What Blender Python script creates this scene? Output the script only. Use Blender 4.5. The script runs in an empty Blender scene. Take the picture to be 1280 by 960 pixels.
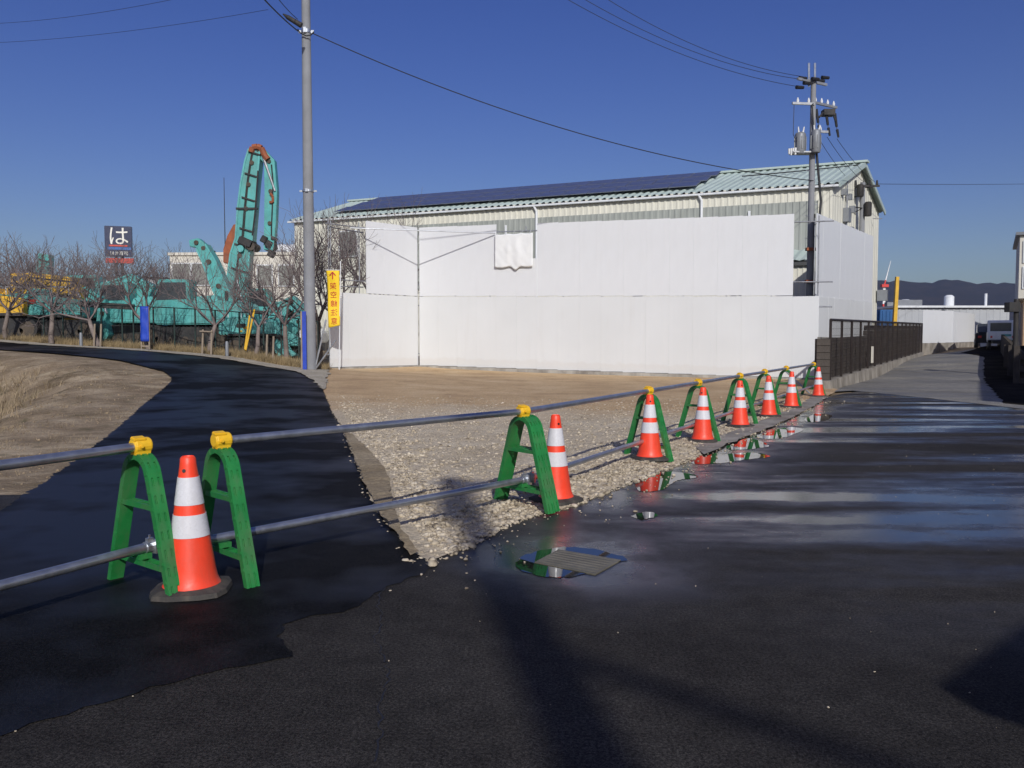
import bpy, bmesh, math, random
import numpy as np
from mathutils import Vector, Matrix
from mathutils.geometry import delaunay_2d_cdt
R = math.radians
random.seed(7)
SC = bpy.context.scene
COL = SC.collection

# ------------------------------------------------------------------ camera
FPX = 1036.0
PITCH = R(2.93)
CAMZ = 1.3
cam = bpy.data.cameras.new("camera")
cam.sensor_width = 36.0
cam.lens = FPX / 1280 * 36
cam.clip_start = 0.05
cam.clip_end = 20000
camo = bpy.data.objects.new("camera", cam)
COL.objects.link(camo)
camo.location = (0, 0, CAMZ)
camo.rotation_euler = (R(90) - PITCH, 0, 0)
SC.camera = camo

# ------------------------------------------------------------------ light
SUN_EL = R(29.5)
SX, SY = 0.158, -0.987                     # horizontal direction towards the sun
w = bpy.data.worlds.new("World")
SC.world = w
w.use_nodes = True
nt = w.node_tree
sky = nt.nodes.new("ShaderNodeTexSky")
sky.sky_type = 'NISHITA'
sky.sun_disc = False
sky.sun_elevation = SUN_EL
sky.sun_rotation = math.atan2(SX, SY)
sky.air_density = 1.0
sky.dust_density = 1.2
sky.ozone_density = 3.0
bg = nt.nodes["Background"]
bg.inputs[1].default_value = 0.08
hs = nt.nodes.new("ShaderNodeHueSaturation")
hs.inputs["Saturation"].default_value = 1.30
hs.inputs["Hue"].default_value = 0.530
nt.links.new(sky.outputs[0], hs.inputs["Color"])
nt.links.new(hs.outputs[0], bg.inputs[0])
sl = bpy.data.lights.new("sun", 'SUN')
sl.energy = 3.3
sl.angle = R(0.53)
sl.color = (1.0, 0.985, 0.96)
so = bpy.data.objects.new("sun", sl)
COL.objects.link(so)
sdir = Vector((SX * math.cos(SUN_EL), SY * math.cos(SUN_EL), math.sin(SUN_EL)))
so.rotation_euler = sdir.to_track_quat('Z', 'Y').to_euler()
so.location = sdir * 50
SC.view_settings.view_transform = 'Standard'
SC.view_settings.look = 'None'
SC.view_settings.exposure = 0.0
SC.view_settings.gamma = 1.0

# ------------------------------------------------------------------ measuring: a photograph point to a place in the world
def ray(px, py):
    u = (px - 640) / FPX
    v = (480 - py) / FPX
    return (u, math.cos(PITCH) + v * math.sin(PITCH), -math.sin(PITCH) + v * math.cos(PITCH))
def atY(px, py, Y):
    d = ray(px, py)
    t = Y / d[1]
    return Vector((d[0] * t, Y, CAMZ + d[2] * t))
def gz(px, py, z=0.0):
    d = ray(px, py)
    t = (z - CAMZ) / d[2]
    return Vector((d[0] * t, d[1] * t, z))

# ------------------------------------------------------------------ terrain height
CTRL = [(388,462,28),(413,461,33),(523,458,36.3),(1022,475,30.2),(0,428,36),(0,437,32),(215,475,22),(150,450,27),
        (60,441,30),(330,459,29),(250,446,31),(130,436,33),(405,490,20),(262,442,33),(320,446,32),(65,429,36.5),
        (122,433,35),(22,425,37.5),(1152,444,51),(1090,470,33),(1165,441,54)]
pts = [tuple(atY(*c)) for c in CTRL]
pts += [(x, y, 0.0) for x, y in [(0,0),(-10,0),(10,0),(-6,6),(6,5),(0,10),(10,10),(-9,11),(3,15),(0,20),(6,20),(-3,14),
                                 (-20,-12),(20,-12),(0,-15),(20,5),(18,18),(0,28),(-4.5,13),(-20,2),(2,5),(-3,4.5)]]
pts += [(-28,45,1.4),(-18,45,1.1),(-9,46,.75),(0,48,.35),(12,46,.3),(22,62,.6),(-30,70,1.2),(0,75,.5),(40,60,1.3),(31,50,1.05),(30,56,1.15),(36,48,1.2),(35,30,.4),(29,42,.75),
        (-30,22,.9),(40,0,.1),(-35,5,.4),(-35,-10,.2)]
P = np.array(pts)
def _phi(d2):
    return 0.5 * d2 * np.log(d2 + 1e-9)
_n = len(P)
_A = np.zeros((_n + 3, _n + 3))
_d2 = ((P[:, None, :2] - P[None, :, :2]) ** 2).sum(-1)
_A[:_n, :_n] = _phi(_d2) + np.eye(_n) * 2.0
_A[:_n, _n] = 1; _A[_n, :_n] = 1
_A[:_n, _n + 1:] = P[:, :2]; _A[_n + 1:, :_n] = P[:, :2].T
_W = np.linalg.solve(_A, np.concatenate([P[:, 2], np.zeros(3)]))
BANK = [(-7.2,11.0),(-8.2,14.5),(-10.0,19.2),(-11.3,22.6),(-13.6,25.6),(-16.8,28.2),(-20.5,30.5),(-30,33),(-48,36),(-48,-6),(-16,-4),(-9.5,6.5)]
def poly_sd(x, y, poly):
    """signed distance, positive inside"""
    x = np.asarray(x, float); y = np.asarray(y, float)
    inside = np.zeros(x.shape, bool)
    best = np.full(x.shape, 1e18)
    m = len(poly)
    for i in range(m):
        ax, ay = poly[i]; bx, by = poly[(i + 1) % m]
        ex, ey = bx - ax, by - ay
        t = np.clip(((x - ax) * ex + (y - ay) * ey) / (ex * ex + ey * ey), 0, 1)
        best = np.minimum(best, (x - ax - t * ex) ** 2 + (y - ay - t * ey) ** 2)
        c = ((ay > y) != (by > y)) & (x < (bx - ax) * (y - ay) / (by - ay + 1e-12) + ax)
        inside ^= c
    d = np.sqrt(best)
    return np.where(inside, d, -d)
def sstep(a, b, v):
    t = np.clip((v - a) / (b - a), 0, 1)
    return t * t * (3 - 2 * t)
def wob(x, y):
    return (np.sin(x * 1.7 + 1.3 * np.sin(y * .9)) * np.sin(y * 1.9 + .7 * np.sin(x * 1.1)) +
            .5 * np.sin(x * 4.1 + y * 2.3) * np.sin(y * 3.7 - x * 1.2 + 1))
def hbase(x, y):
    x = np.asarray(x, float); y = np.asarray(y, float)
    xc = np.clip(x, -45, 50); yc = np.clip(y, -15, 85)
    out = _W[_n] + _W[_n + 1] * xc + _W[_n + 2] * yc
    for i in range(_n):
        out = out + _W[i] * _phi((xc - P[i, 0]) ** 2 + (yc - P[i, 1]) ** 2)
    out = np.clip(out, -0.15, 1.9)
    r = np.sqrt(x * x + y * y)
    k = sstep(50, 85, r)
    return out * (1 - k) + 0.5 * k
def hfull(x, y):
    z = hbase(x, y)
    sd = poly_sd(x, y, BANK)
    dep = sstep(-0.3, 5.0, sd)
    z = z - 2.1 * dep + (0.08 * wob(x, y) + .035 * wob(x * 2.7 + 3, y * 2.7)) * sstep(-1.5, 1.5, sd)
    return z
def H(x, y):
    return float(hbase(np.array([x]), np.array([y]))[0])
def HF(x, y):
    return float(hfull(np.array([x]), np.array([y]))[0])
def gnd(px, Y):
    """ground point in picture column px at depth Y"""
    x = (px - 640) / FPX * Y
    return Vector((x, Y, H(x, Y)))
def hit(px, py):
    """ground point seen at a picture position"""
    d = ray(px, py)
    lo = None
    prev = 0.5
    for Y in np.arange(1.0, 90, .25):
        t = Y / d[1]
        if CAMZ + d[2] * t < H(d[0] * t, Y):
            a, b = prev, Y
            for _ in range(20):
                m = (a + b) / 2; t = m / d[1]
                if CAMZ + d[2] * t < H(d[0] * t, m): b = m
                else: a = m
            t = b / d[1]
            return Vector((d[0] * t, b, H(d[0] * t, b)))
        prev = Y
    return gz(px, max(py, 430))

# ------------------------------------------------------------------ materials
def new_mat(name):
    m = bpy.data.materials.new(name)
    m.use_nodes = True
    return m, m.node_tree, m.node_tree.nodes["Principled BSDF"]
def lk(nt, a, b): nt.links.new(a, b)
def noise(nt, vec, scale, detail=4, rough=.6):
    n = nt.nodes.new("ShaderNodeTexNoise")
    n.inputs["Scale"].default_value = scale
    n.inputs["Detail"].default_value = detail
    n.inputs["Roughness"].default_value = rough
    if vec is not None: lk(nt, vec, n.inputs["Vector"])
    return n.outputs["Fac"]
def ramp(nt, fac, stops):
    r = nt.nodes.new("ShaderNodeValToRGB")
    el = r.color_ramp.elements
    while len(el) < len(stops): el.new(0.5)
    for e, (p, c) in zip(el, stops):
        e.position = p
        e.color = (c, c, c, 1) if isinstance(c, (int, float)) else (*c, 1)
    lk(nt, fac, r.inputs[0])
    return r.outputs[0]
def mixc(nt, fac, a, b, mode='MIX'):
    n = nt.nodes.new("ShaderNodeMix")
    n.data_type = 'RGBA'; n.blend_type = mode
    for v, i in ((fac, 0), (a, 6), (b, 7)):
        if isinstance(v, (int, float)): n.inputs[i].default_value = v
        elif isinstance(v, tuple): n.inputs[i].default_value = (*v, 1)
        else: lk(nt, v, n.inputs[i])
    return n.outputs[2]
def mth(nt, op, a, b=0.0, c=0.0):
    n = nt.nodes.new("ShaderNodeMath"); n.operation = op
    for v, i in ((a, 0), (b, 1), (c, 2)):
        if isinstance(v, (int, float)): n.inputs[i].default_value = v
        else: lk(nt, v, n.inputs[i])
    return n.outputs[0]
def bump(nt, bs, fac, strength, dist=.02, normal=None):
    b = nt.nodes.new("ShaderNodeBump")
    b.inputs["Strength"].default_value = strength
    b.inputs["Distance"].default_value = dist
    lk(nt, fac, b.inputs["Height"])
    if normal is not None: lk(nt, normal, b.inputs["Normal"])
    if bs is not None: lk(nt, b.outputs[0], bs.inputs["Normal"])
    return b.outputs[0]
def pos(nt):
    return nt.nodes.new("ShaderNodeNewGeometry").outputs["Position"]
def objc(nt):
    return nt.nodes.new("ShaderNodeTexCoord").outputs["Object"]
def vmap(nt, vec, scale=(1,1,1), rot=(0,0,0), loc=(0,0,0)):
    m = nt.nodes.new("ShaderNodeMapping")
    m.inputs["Scale"].default_value = scale
    m.inputs["Rotation"].default_value = rot
    m.inputs["Location"].default_value = loc
    lk(nt, vec, m.inputs[0])
    return m.outputs[0]
def M(name, col, rough=.6, metal=0.0, var=.15, vs=3.0, dirt=None, dirt_amt=.3, bs=0.0, bscale=40, spec=.5, rv=.1):
    m, nt, b = new_mat(name)
    v = objc(nt)
    f = noise(nt, v, vs, 5)
    lo = tuple(c * (1 - var) for c in col); hi = tuple(min(1, c * (1 + var)) for c in col)
    c = ramp(nt, f, [(.3, lo), (.7, hi)])
    if dirt:
        g = noise(nt, vmap(nt, v, (1.0, 1.0, .35)), vs * 1.7, 6, .7)
        g = ramp(nt, g, [(.45, 0.0), (.75, dirt_amt)])
        c = mixc(nt, g, c, dirt)
    lk(nt, c, b.inputs["Base Color"])
    rr = ramp(nt, noise(nt, v, vs * 4, 4), [(.3, max(0.02, rough - rv)), (.7, min(1, rough + rv))])
    lk(nt, rr, b.inputs["Roughness"])
    b.inputs["Metallic"].default_value = metal
    b.inputs["Specular IOR Level"].default_value = spec
    if bs > 0:
        bump(nt, b, noise(nt, v, bscale, 4), bs, .01)
    return m

def asphalt(name, dark, light, wet, spd=(.2, .2, .19), band=True, tint=None, attr=False):
    m, nt, b = new_mat(name)
    p = pos(nt)
    fine = noise(nt, p, 170, 3, .7)
    big = noise(nt, p, .55, 5, .6)
    c = ramp(nt, big, [(.3, dark), (.7, light)])
    grain = ramp(nt, fine, [(.35, .42), (.65, 1.5)])
    c = mixc(nt, 1.0, c, grain, 'MULTIPLY')
    med = ramp(nt, noise(nt, p, 7, 6, .75), [(.32, .72), (.68, 1.28)])
    c = mixc(nt, 1.0, c, med, 'MULTIPLY')
    crs = ramp(nt, noise(nt, p, 75, 2, .8), [(.36, .45), (.64, 1.65)])
    c = mixc(nt, 1.0, c, crs, 'MULTIPLY')
    vor = nt.nodes.new("ShaderNodeTexVoronoi"); vor.inputs["Scale"].default_value = 55
    lk(nt, p, vor.inputs["Vector"])
    spk = ramp(nt, vor.outputs["Distance"], [(.0, 1.0), (.10, 0.0)])
    pick = ramp(nt, noise(nt, p, 60, 1), [(.52, 0.0), (.60, .9)])
    c = mixc(nt, mth(nt, 'MULTIPLY', spk, pick), c, spd)
    if tint:
        c = mixc(nt, ramp(nt, noise(nt, p, .22, 4), [(.45, 0.0), (.65, .6)]), c, tint)
    lk(nt, c, b.inputs["Base Color"])
    if band:
        wv = vmap(nt, p, (.20, 1.15, 1), (0, 0, R(27)))
        wn = noise(nt, wv, 1.0, 3, .5)
        wn2 = noise(nt, vmap(nt, p, (.4, .9, 1), (0, 0, R(28)), (5, 3, 0)), .6, 4, .6)
        f = mth(nt, 'ADD', mth(nt, 'ADD', mth(nt, 'MULTIPLY', wn, .62), mth(nt, 'MULTIPLY', noise(nt, vmap(nt, p, (.7, 1.2, 1), (0, 0, R(20))), 4.5, 5, .7), .14)), mth(nt, 'MULTIPLY', wn2, .24))
    else:
        f = noise(nt, p, .45, 4, .6)
    wetm = ramp(nt, f, [(.43, 0.0), (.565, 1.0)])
    if band and attr:
        at = nt.nodes.new("ShaderNodeAttribute"); at.attribute_name = "wet"
        sx = nt.nodes.new("ShaderNodeSeparateXYZ"); lk(nt, at.outputs["Vector"], sx.inputs[0])
        wetm = mth(nt, 'MULTIPLY', wetm, sx.outputs["X"])
        wetm = mth(nt, 'MAXIMUM', wetm, mth(nt, 'MULTIPLY', sx.outputs["Y"], ramp(nt, noise(nt, p, 1.3, 4), [(.35, .45), (.55, 1.0)])))
    rgh = nt.nodes.new("ShaderNodeMapRange")
    lk(nt, wetm, rgh.inputs[0])
    rgh.inputs[3].default_value = wet[0]; rgh.inputs[4].default_value = wet[1]
    lk(nt, rgh.outputs[0], b.inputs["Roughness"])
    b.inputs["Specular IOR Level"].default_value = wet[2]
    n1 = bump(nt, None, fine, wet[3], .004)
    bs_ = n1.node
    lk(nt, mth(nt, 'MULTIPLY', mth(nt, 'SUBTRACT', 1.12, wetm), wet[3]), bs_.inputs["Strength"])
    bump(nt, b, noise(nt, p, 2.2, 3), .06, .03, n1)
    c2 = mixc(nt, mth(nt, 'MULTIPLY', wetm, .35), c, (.012, .012, .013))
    lk(nt, c2, b.inputs["Base Color"])
    lk(nt, mth(nt, 'ADD', mth(nt, 'MULTIPLY', wetm, .85 if band else .30), wet[2]), b.inputs["Specular IOR Level"])
    return m
mat_road = asphalt("wet_asphalt", (.022, .0195, .0175), (.052, .047, .042), (.80, .13, .11, .9), (.16, .14, .11), True, None, True)
mat_path = asphalt("fresh_asphalt", (.006, .006, .007), (.011, .011, .012), (.66, .50, .04, .6), (.10, .10, .10), False)
mat_lane = asphalt("worn_asphalt", (.215, .198, .165), (.305, .283, .238), (.9, .75, .25, .5), (.35, .34, .32), True, (.10, .095, .088))

def earth_mat(name, cols, bsc, bstr, extra=None):
    m, nt, b = new_mat(name)
    p = pos(nt)
    a = noise(nt, p, .9, 8, .72)
    c = ramp(nt, a, [(.28, cols[0]), (.48, cols[1]), (.68, cols[2])])
    g = ramp(nt, noise(nt, p, 28, 5, .7), [(.3, .62), (.7, 1.3)])
    c = mixc(nt, 1.0, c, g, 'MULTIPLY')
    if extra: c = extra(nt, p, c)
    lk(nt, c, b.inputs["Base Color"])
    b.inputs["Roughness"].default_value = .95
    b.inputs["Specular IOR Level"].default_value = .2
    n1 = bump(nt, None, noise(nt, p, bsc, 6, .7), bstr, .05)
    bump(nt, b, noise(nt, p, bsc * 6, 4, .7), .5, .012, n1)
    return m
def bank_extra(nt, p, c):
    g = noise(nt, p, .35, 6, .7)
    c = mixc(nt, ramp(nt, g, [(.46, 0.0), (.60, .65)]), c, (.15, .108, .062))
    c = mixc(nt, ramp(nt, noise(nt, vmap(nt, p, (.5, .9, 1), (0, 0, R(35))), 1.1, 7, .75), [(.52, 0.0), (.66, .7)]), c, (.56, .45, .30))
    g2 = noise(nt, p, 1.6, 6, .75)
    return mixc(nt, ramp(nt, g2, [(.56, 0.0), (.68, .6)]), c, (.06, .065, .025))
mat_ground = earth_mat("bare_earth", [(.19, .135, .082), (.31, .232, .145), (.46, .36, .24)], 5, .8, bank_extra)
def lot_extra(nt, p, c):
    """pale gravel near the kerb giving way to reddish soil towards the hoarding"""
    s = nt.nodes.new("ShaderNodeSeparateXYZ"); lk(nt, p, s.inputs[0])
    a = mth(nt, 'ADD', s.outputs["Y"], mth(nt, 'MULTIPLY', s.outputs["X"], .25))
    a = mth(nt, 'ADD', a, mth(nt, 'MULTIPLY', noise(nt, p, .35, 5, .7), 9.0))
    k = nt.nodes.new("ShaderNodeMapRange"); lk(nt, a, k.inputs[0])
    k.inputs[1].default_value = 17.5; k.inputs[2].default_value = 22
    k.interpolation_type = 'SMOOTHSTEP'
    red = ramp(nt, noise(nt, p, .6, 7, .7), [(.3, (.42, .275, .15)), (.5, (.58, .40, .22)), (.72, (.68, .51, .31))])
    g = ramp(nt, noise(nt, p, 18, 5, .7), [(.3, .75), (.7, 1.2)])
    red = mixc(nt, 1.0, red, g, 'MULTIPLY')
    return mixc(nt, k.outputs[0], c, red)
mat_lot = earth_mat("gravel_soil", [(.46, .37, .25), (.61, .505, .355), (.72, .62, .46)], 9, 1.0, lot_extra)
mat_verge = earth_mat("sandy_verge", [(.28, .24, .18), (.42, .37, .28), (.52, .46, .36)], 7, .8)
mat_damp = earth_mat("damp_sand", [(.24, .18, .105), (.34, .265, .165), (.44, .355, .235)], 9, .9)
def stone_mat():
    m, nt, b = new_mat("stone")
    p = pos(nt)
    c = ramp(nt, noise(nt, p, 13, 2), [(.32, (.15, .118, .082)), (.42, (.37, .305, .215)), (.58, (.53, .45, .335)), (.76, (.66, .585, .465))])
    lk(nt, c, b.inputs["Base Color"]); b.inputs["Roughness"].default_value = .9
    bump(nt, b, noise(nt, p, 120, 3), .3, .005)
    return m
mat_stone = stone_mat()
mat_clod = M("dirt_clod", (.30, .225, .145), .95, 0, .4, 1.5, (.2, .155, .1), .6, 0, 1, .2)
mat_shade_sheet = M("painted_shade", (.034, .030, .026), 1.0, 0, .4, .8, (.015, .013, .012), .5, .5, 20, 0)  # near-black matte colour standing in for deep shade on the lane
mat_conc = M("concrete", (.36, .34, .30), .9, 0, .25, 1.6, (.12, .10, .08), .7, .5, 30, .3)
mat_kerb = M("kerb_concrete", (.30, .27, .23), .9, 0, .3, 1.2, (.09, .07, .05), .8, .6, 25, .3)
mat_block = M("dark_block", (.085, .072, .062), .95, 0, .35, 2.2, (.03, .026, .022), .6, .5, 30, .2)
mat_pole = M("pole_concrete", (.255, .26, .275), .85, 0, .14, 1.2, (.17, .165, .155), .5, .3, 60, .3)
mat_galv = M("galvanised_steel", (.48, .50, .53), .38, .85, .18, 6, (.30, .28, .26), .3)
mat_dullgalv = M("dull_steel", (.36, .37, .39), .55, .6, .2, 4, (.2, .17, .14), .4)
mat_green = M("green_plastic", (.014, .19, .042), .5, 0, .2, 4, (.14, .15, .09), .5, .1, 80)
mat_yellow = M("yellow_plastic", (.86, .50, .02), .45, 0, .1, 6, (.4, .25, .05), .2)
mat_orange = M("orange_cone", (.92, .062, .022), .45, 0, .08, 4, (.42, .08, .05), .45, .08, 60)
mat_refl = M("reflective_sheet", (.66, .65, .67), .28, 0, .05, 9, (.55, .5, .47), .3)
mat_rubber = M("black_rubber", (.055, .05, .045), .8, 0, .3, 6, (.16, .13, .1), .5, .3, 50, .3)
mat_white = M("white_panel", (.70, .705, .71), .55, 0, .02, .7, (.61, .605, .59), .4, 0, 1, .35)
def panel_low():
    m, nt, b = new_mat("white_panel_soiled")
    v = objc(nt); s_ = nt.nodes.new("ShaderNodeSeparateXYZ"); lk(nt, v, s_.inputs[0])
    p = pos(nt)
    c = ramp(nt, noise(nt, p, .5, 5), [(.3, (.655, .662, .655)), (.7, (.70, .708, .702))])
    hgt = mth(nt, 'ADD', s_.outputs["Z"], mth(nt, 'MULTIPLY', noise(nt, p, 2.5, 6, .75), -.55))
    k = ramp(nt, hgt, [(.0, .16), (.10, 0.0)])
    c = mixc(nt, k, c, (.50, .42, .33))
    st = ramp(nt, noise(nt, vmap(nt, p, (1.5, 1.5, .10)), 2.2, 5, .7), [(.58, 0.0), (.75, .22)])
    c = mixc(nt, st, c, (.56, .545, .51))
    lk(nt, c, b.inputs["Base Color"]); b.inputs["Roughness"].default_value = .5; b.inputs["Specular IOR Level"].default_value = .35
    return m
mat_panel_low = panel_low()
mat_sheet = M("white_sheet", (.80, .80, .78), .6, 0, .03, 2, (.62, .62, .62), .3)
mat_cream = M("cream_cladding", (.70, .675, .57), .6, 0, .06, .8, (.55, .52, .42), .3)
mat_creamfar = M("pale_render", (.66, .62, .53), .8, 0, .06, .4, (.5, .46, .38), .3)
mat_roof = M("green_roof_sheet", (.43, .505, .465), .5, .0, .07, .6, (.34, .44, .38), .4)
mat_grey_band = M("grey_green_cladding", (.34, .355, .32), .7, 0, .1, .8, (.22, .23, .2), .4)
mat_shade = M("dark_trim", (.07, .07, .07), .7, 0, .2, 2)
mat_solar = M("solar_cell", (.085, .10, .175), .35, .0, .25, 2.5, None, 0, 0, 1, .6, .04)
mat_solar_fr = M("solar_frame", (.28, .30, .36), .4, .7, .1, 3)
mat_glass = M("dark_glass", (.045, .05, .055), .12, 0, .2, 2, None, 0, 0, 1, .6, .03)
mat_dullglass = M("frosted_glass", (.24, .24, .21), .4, 0, .12, 1.5, (.17, .16, .14), .4)
mat_bark = M("bark", (.21, .17, .15), .95, 0, .35, 3, (.2, .17, .14), .35, .5, 25, .15)
mat_twig = M("twig", (.20, .163, .157), .95, 0, .3, 2, None, 0, 0, 1, .15)
mat_wood = M("weathered_wood", (.30, .24, .18), .9, 0, .25, 2, (.14, .11, .08), .4, .4, 30, .2)
mat_teal = M("teal_paint", (.085, .37, .345), .45, 0, .2, 1.1, (.12, .2, .18), .6)
mat_teal2 = M("pale_teal_paint", (.10, .40, .38), .5, 0, .2, 1.3, (.16, .22, .2), .6)
mat_dark = M("dark_metal", (.028, .027, .027), .7, .1, .4, 3, (.09, .065, .045), .5)
mat_rust = M("rusty_orange", (.30, .085, .032), .75, 0, .3, 3, (.12, .05, .03), .5)
mat_grime = M("grimy_steel", (.075, .06, .045), .85, 0, .3, 3, (.12, .07, .04), .4)
mat_yel = M("machine_yellow", (.72, .42, .03), .45, 0, .15, 2, (.3, .18, .04), .4)
mat_whitep = M("white_paint", (.76, .77, .77), .35, 0, .05, 2, (.5, .5, .48), .3)
mat_blue = M("blue_sheet", (.015, .055, .42), .5, 0, .18, 4, (.01, .03, .2), .3)
mat_contblue = M("container_blue", (.01, .09, .26), .5, 0, .15, 1.2, (.02, .05, .1), .4)
mat_navy = M("navy_sign", (.012, .02, .065), .35, 0, .12, 2)
mat_signblue = M("sign_blue", (.03, .12, .35), .4, 0, .1, 2)
mat_signred = M("sign_red", (.55, .05, .03), .45, 0, .1, 2)
mat_letter = M("cream_letter", (.78, .75, .66), .5, 0, .04, 3)
mat_flag = M("yellow_cloth", (.90, .60, .02), .75, 0, .06, 4)
mat_flagred = M("red_print", (.55, .045, .03), .7, 0, .06, 4)
mat_red = M("red_paint", (.6, .04, .03), .5, 0, .1, 2)
mat_black = M("black_cable", (.014, .014, .016), .6, 0, .2, 5)
mat_ceramic = M("white_ceramic", (.75, .75, .74), .25, 0, .05, 5)
mat_trans = M("transformer_grey", (.21, .22, .235), .5, .2, .1, 3, (.2, .19, .18), .3)
mat_brownf = M("brown_fence_steel", (.024, .017, .015), .6, .2, .25, 3, (.08, .05, .035), .4)
mat_gfence = M("dark_green_wire", (.018, .035, .03), .6, .2, .2, 3)
mat_plate = M("steel_plate", (.17, .155, .115), .55, .15, .3, 6, (.14, .12, .08), .6, .3, 40)
mat_dgrass = M("dry_grass_blade", (.30, .22, .115), .9, 0, .35, 2, (.14, .12, .05), .5)
mat_brush = M("dead_brush", (.30, .225, .14), .95, 0, .4, 1.5, (.13, .13, .05), .6)
def water_mat():
    m, nt, b = new_mat("puddle_water")
    p = pos(nt)
    lk(nt, ramp(nt, noise(nt, p, 30, 4), [(.3, (.012, .012, .012)), (.7, (.022, .021, .02))]), b.inputs["Base Color"])
    b.inputs["Roughness"].default_value = .02
    b.inputs["Specular IOR Level"].default_value = .9
    b.inputs["IOR"].default_value = 1.5
    bump(nt, b, noise(nt, p, 6, 2), .02, .004)
    return m
mat_water = water_mat()
def hill_mat():
    m, nt, b = new_mat("wooded_hill")
    p = pos(nt)
    c = ramp(nt, noise(nt, p, .012, 9, .75), [(.3, (.020, .022, .014)), (.5, (.050, .042, .028)), (.7, (.095, .068, .045))])
    lk(nt, c, b.inputs["Base Color"]); b.inputs["Roughness"].default_value = 1.0
    b.inputs["Specular IOR Level"].default_value = 0.0
    bump(nt, b, noise(nt, p, .03, 8, .8), 1.0, 25)
    return m
mat_hill = hill_mat()

# ------------------------------------------------------------------ mesh helpers
class MB:
    def __init__(s): s.v = []; s.f = []
    def add(s, vs, fs):
        o = len(s.v)
        s.v += [tuple(v) for v in vs]
        s.f += [tuple(i + o for i in f) for f in fs]
        return s
    def box(s, c, d, rot=None):
        x, y, z = d[0] / 2, d[1] / 2, d[2] / 2
        vs = [Vector((i, j, k)) for i in (-x, x) for j in (-y, y) for k in (-z, z)]
        if rot is not None: vs = [rot @ v for v in vs]
        c = Vector(c)
        return s.add([v + c for v in vs], [(0,1,3,2),(4,6,7,5),(0,4,5,1),(2,3,7,6),(0,2,6,4),(1,5,7,3)])
    def tube(s, p0, p1, r0, r1=None, n=8, cap=True):
        p0, p1 = Vector(p0), Vector(p1)
        if r1 is None: r1 = r0
        d = (p1 - p0)
        if d.length < 1e-6: return s
        d.normalize()
        a = d.orthogonal().normalized(); b = d.cross(a)
        vs = []
        for p, r in ((p0, r0), (p1, r1)):
            vs += [p + (a * math.cos(t) + b * math.sin(t)) * r for t in (2 * math.pi * i / n for i in range(n))]
        fs = [(i, (i + 1) % n, n + (i + 1) % n, n + i) for i in range(n)]
        if cap: fs += [tuple(range(n))[::-1], tuple(range(n, 2 * n))]
        return s.add(vs, fs)
    def path(s, ps, r, n=6):
        for a, b in zip(ps[:-1], ps[1:]): s.tube(a, b, r, r, n, True)
        return s
    def lathe(s, prof, n=16, mat=None, ox=(0, 0, 0)):
        vs, fs = [], []
        for r, z in prof:
            vs += [Vector((r * math.cos(2 * math.pi * i / n), r * math.sin(2 * math.pi * i / n), z)) for i in range(n)]
        for k in range(len(prof) - 1):
            for i in range(n):
                fs.append((k * n + i, k * n + (i + 1) % n, (k + 1) * n + (i + 1) % n, (k + 1) * n + i))
        fs.append(tuple(range(n))[::-1]); fs.append(tuple(range((len(prof) - 1) * n, len(prof) * n)))
        if mat is not None: vs = [mat @ v for v in vs]
        o = Vector(ox)
        return s.add([v + o for v in vs], fs)
    def prism(s, prof, y0, y1, ax='y'):
        """profile (u,z) extruded across"""
        n = len(prof)
        f = (lambda u, z, y: (u, y, z)) if ax == 'y' else (lambda u, z, y: (y, u, z))
        vs = [f(u, z, y0) for u, z in prof] + [f(u, z, y1) for u, z in prof]
        fs = [(i, (i + 1) % n, n + (i + 1) % n, n + i) for i in range(n)] + [tuple(range(n))[::-1], tuple(range(n, 2 * n))]
        return s.add(vs, fs)
    def ribbon(s, pts, t, yc=0.0):
        """thick beam following (u,z,width) points in the xz plane"""
        L, Rr = [], []
        for i, (u, z, wd) in enumerate(pts):
            a = Vector(pts[max(0, i - 1)][:2]); b = Vector(pts[min(len(pts) - 1, i + 1)][:2])
            d = (b - a).normalized(); nrm = Vector((-d.y, d.x))
            L.append(Vector((u, z)) + nrm * wd / 2); Rr.append(Vector((u, z)) - nrm * wd / 2)
        n = len(pts)
        vs = []
        for y in (yc - t / 2, yc + t / 2):
            for q in L: vs.append((q.x, y, q.y))
            for q in Rr: vs.append((q.x, y, q.y))
        fs = []
        for i in range(n - 1):
            fs += [(i, i + 1, n + i + 1, n + i), (2*n + i, 3*n + i, 3*n + i + 1, 2*n + i + 1),
                   (i, 2*n + i, 2*n + i + 1, i + 1), (n + i, n + i + 1, 3*n + i + 1, 3*n + i)]
        fs += [(0, n, 3*n, 2*n), (n - 1, 3*n - 1, 4*n - 1, 2*n - 1)]
        return s.add(vs, fs)
    def build(s, name, mat, parent=None, smooth=False, bevel=0.0, kind=None):
        me = bpy.data.meshes.new(name)
        me.from_pydata(s.v, [], s.f)
        bm = bmesh.new(); bm.from_mesh(me)
        bmesh.ops.recalc_face_normals(bm, faces=bm.faces)
        if bevel > 0:
            eds = [e for e in bm.edges if len(e.link_faces) == 2 and e.calc_face_angle(0) > .5]
            bmesh.ops.bevel(bm, geom=eds, offset=bevel, segments=2, affect='EDGES', clamp_overlap=True)
        if smooth:
            for e in bm.edges:
                e.smooth = not (len(e.link_faces) == 2 and e.calc_face_angle(0) > R(38))
            for f in bm.faces: f.smooth = True
        bm.to_mesh(me); bm.free()
        if mat: me.materials.append(mat)
        o = bpy.data.objects.new(name, me)
        COL.objects.link(o)
        if parent: o.parent = parent
        if kind: o['kind'] = kind
        return o
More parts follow.
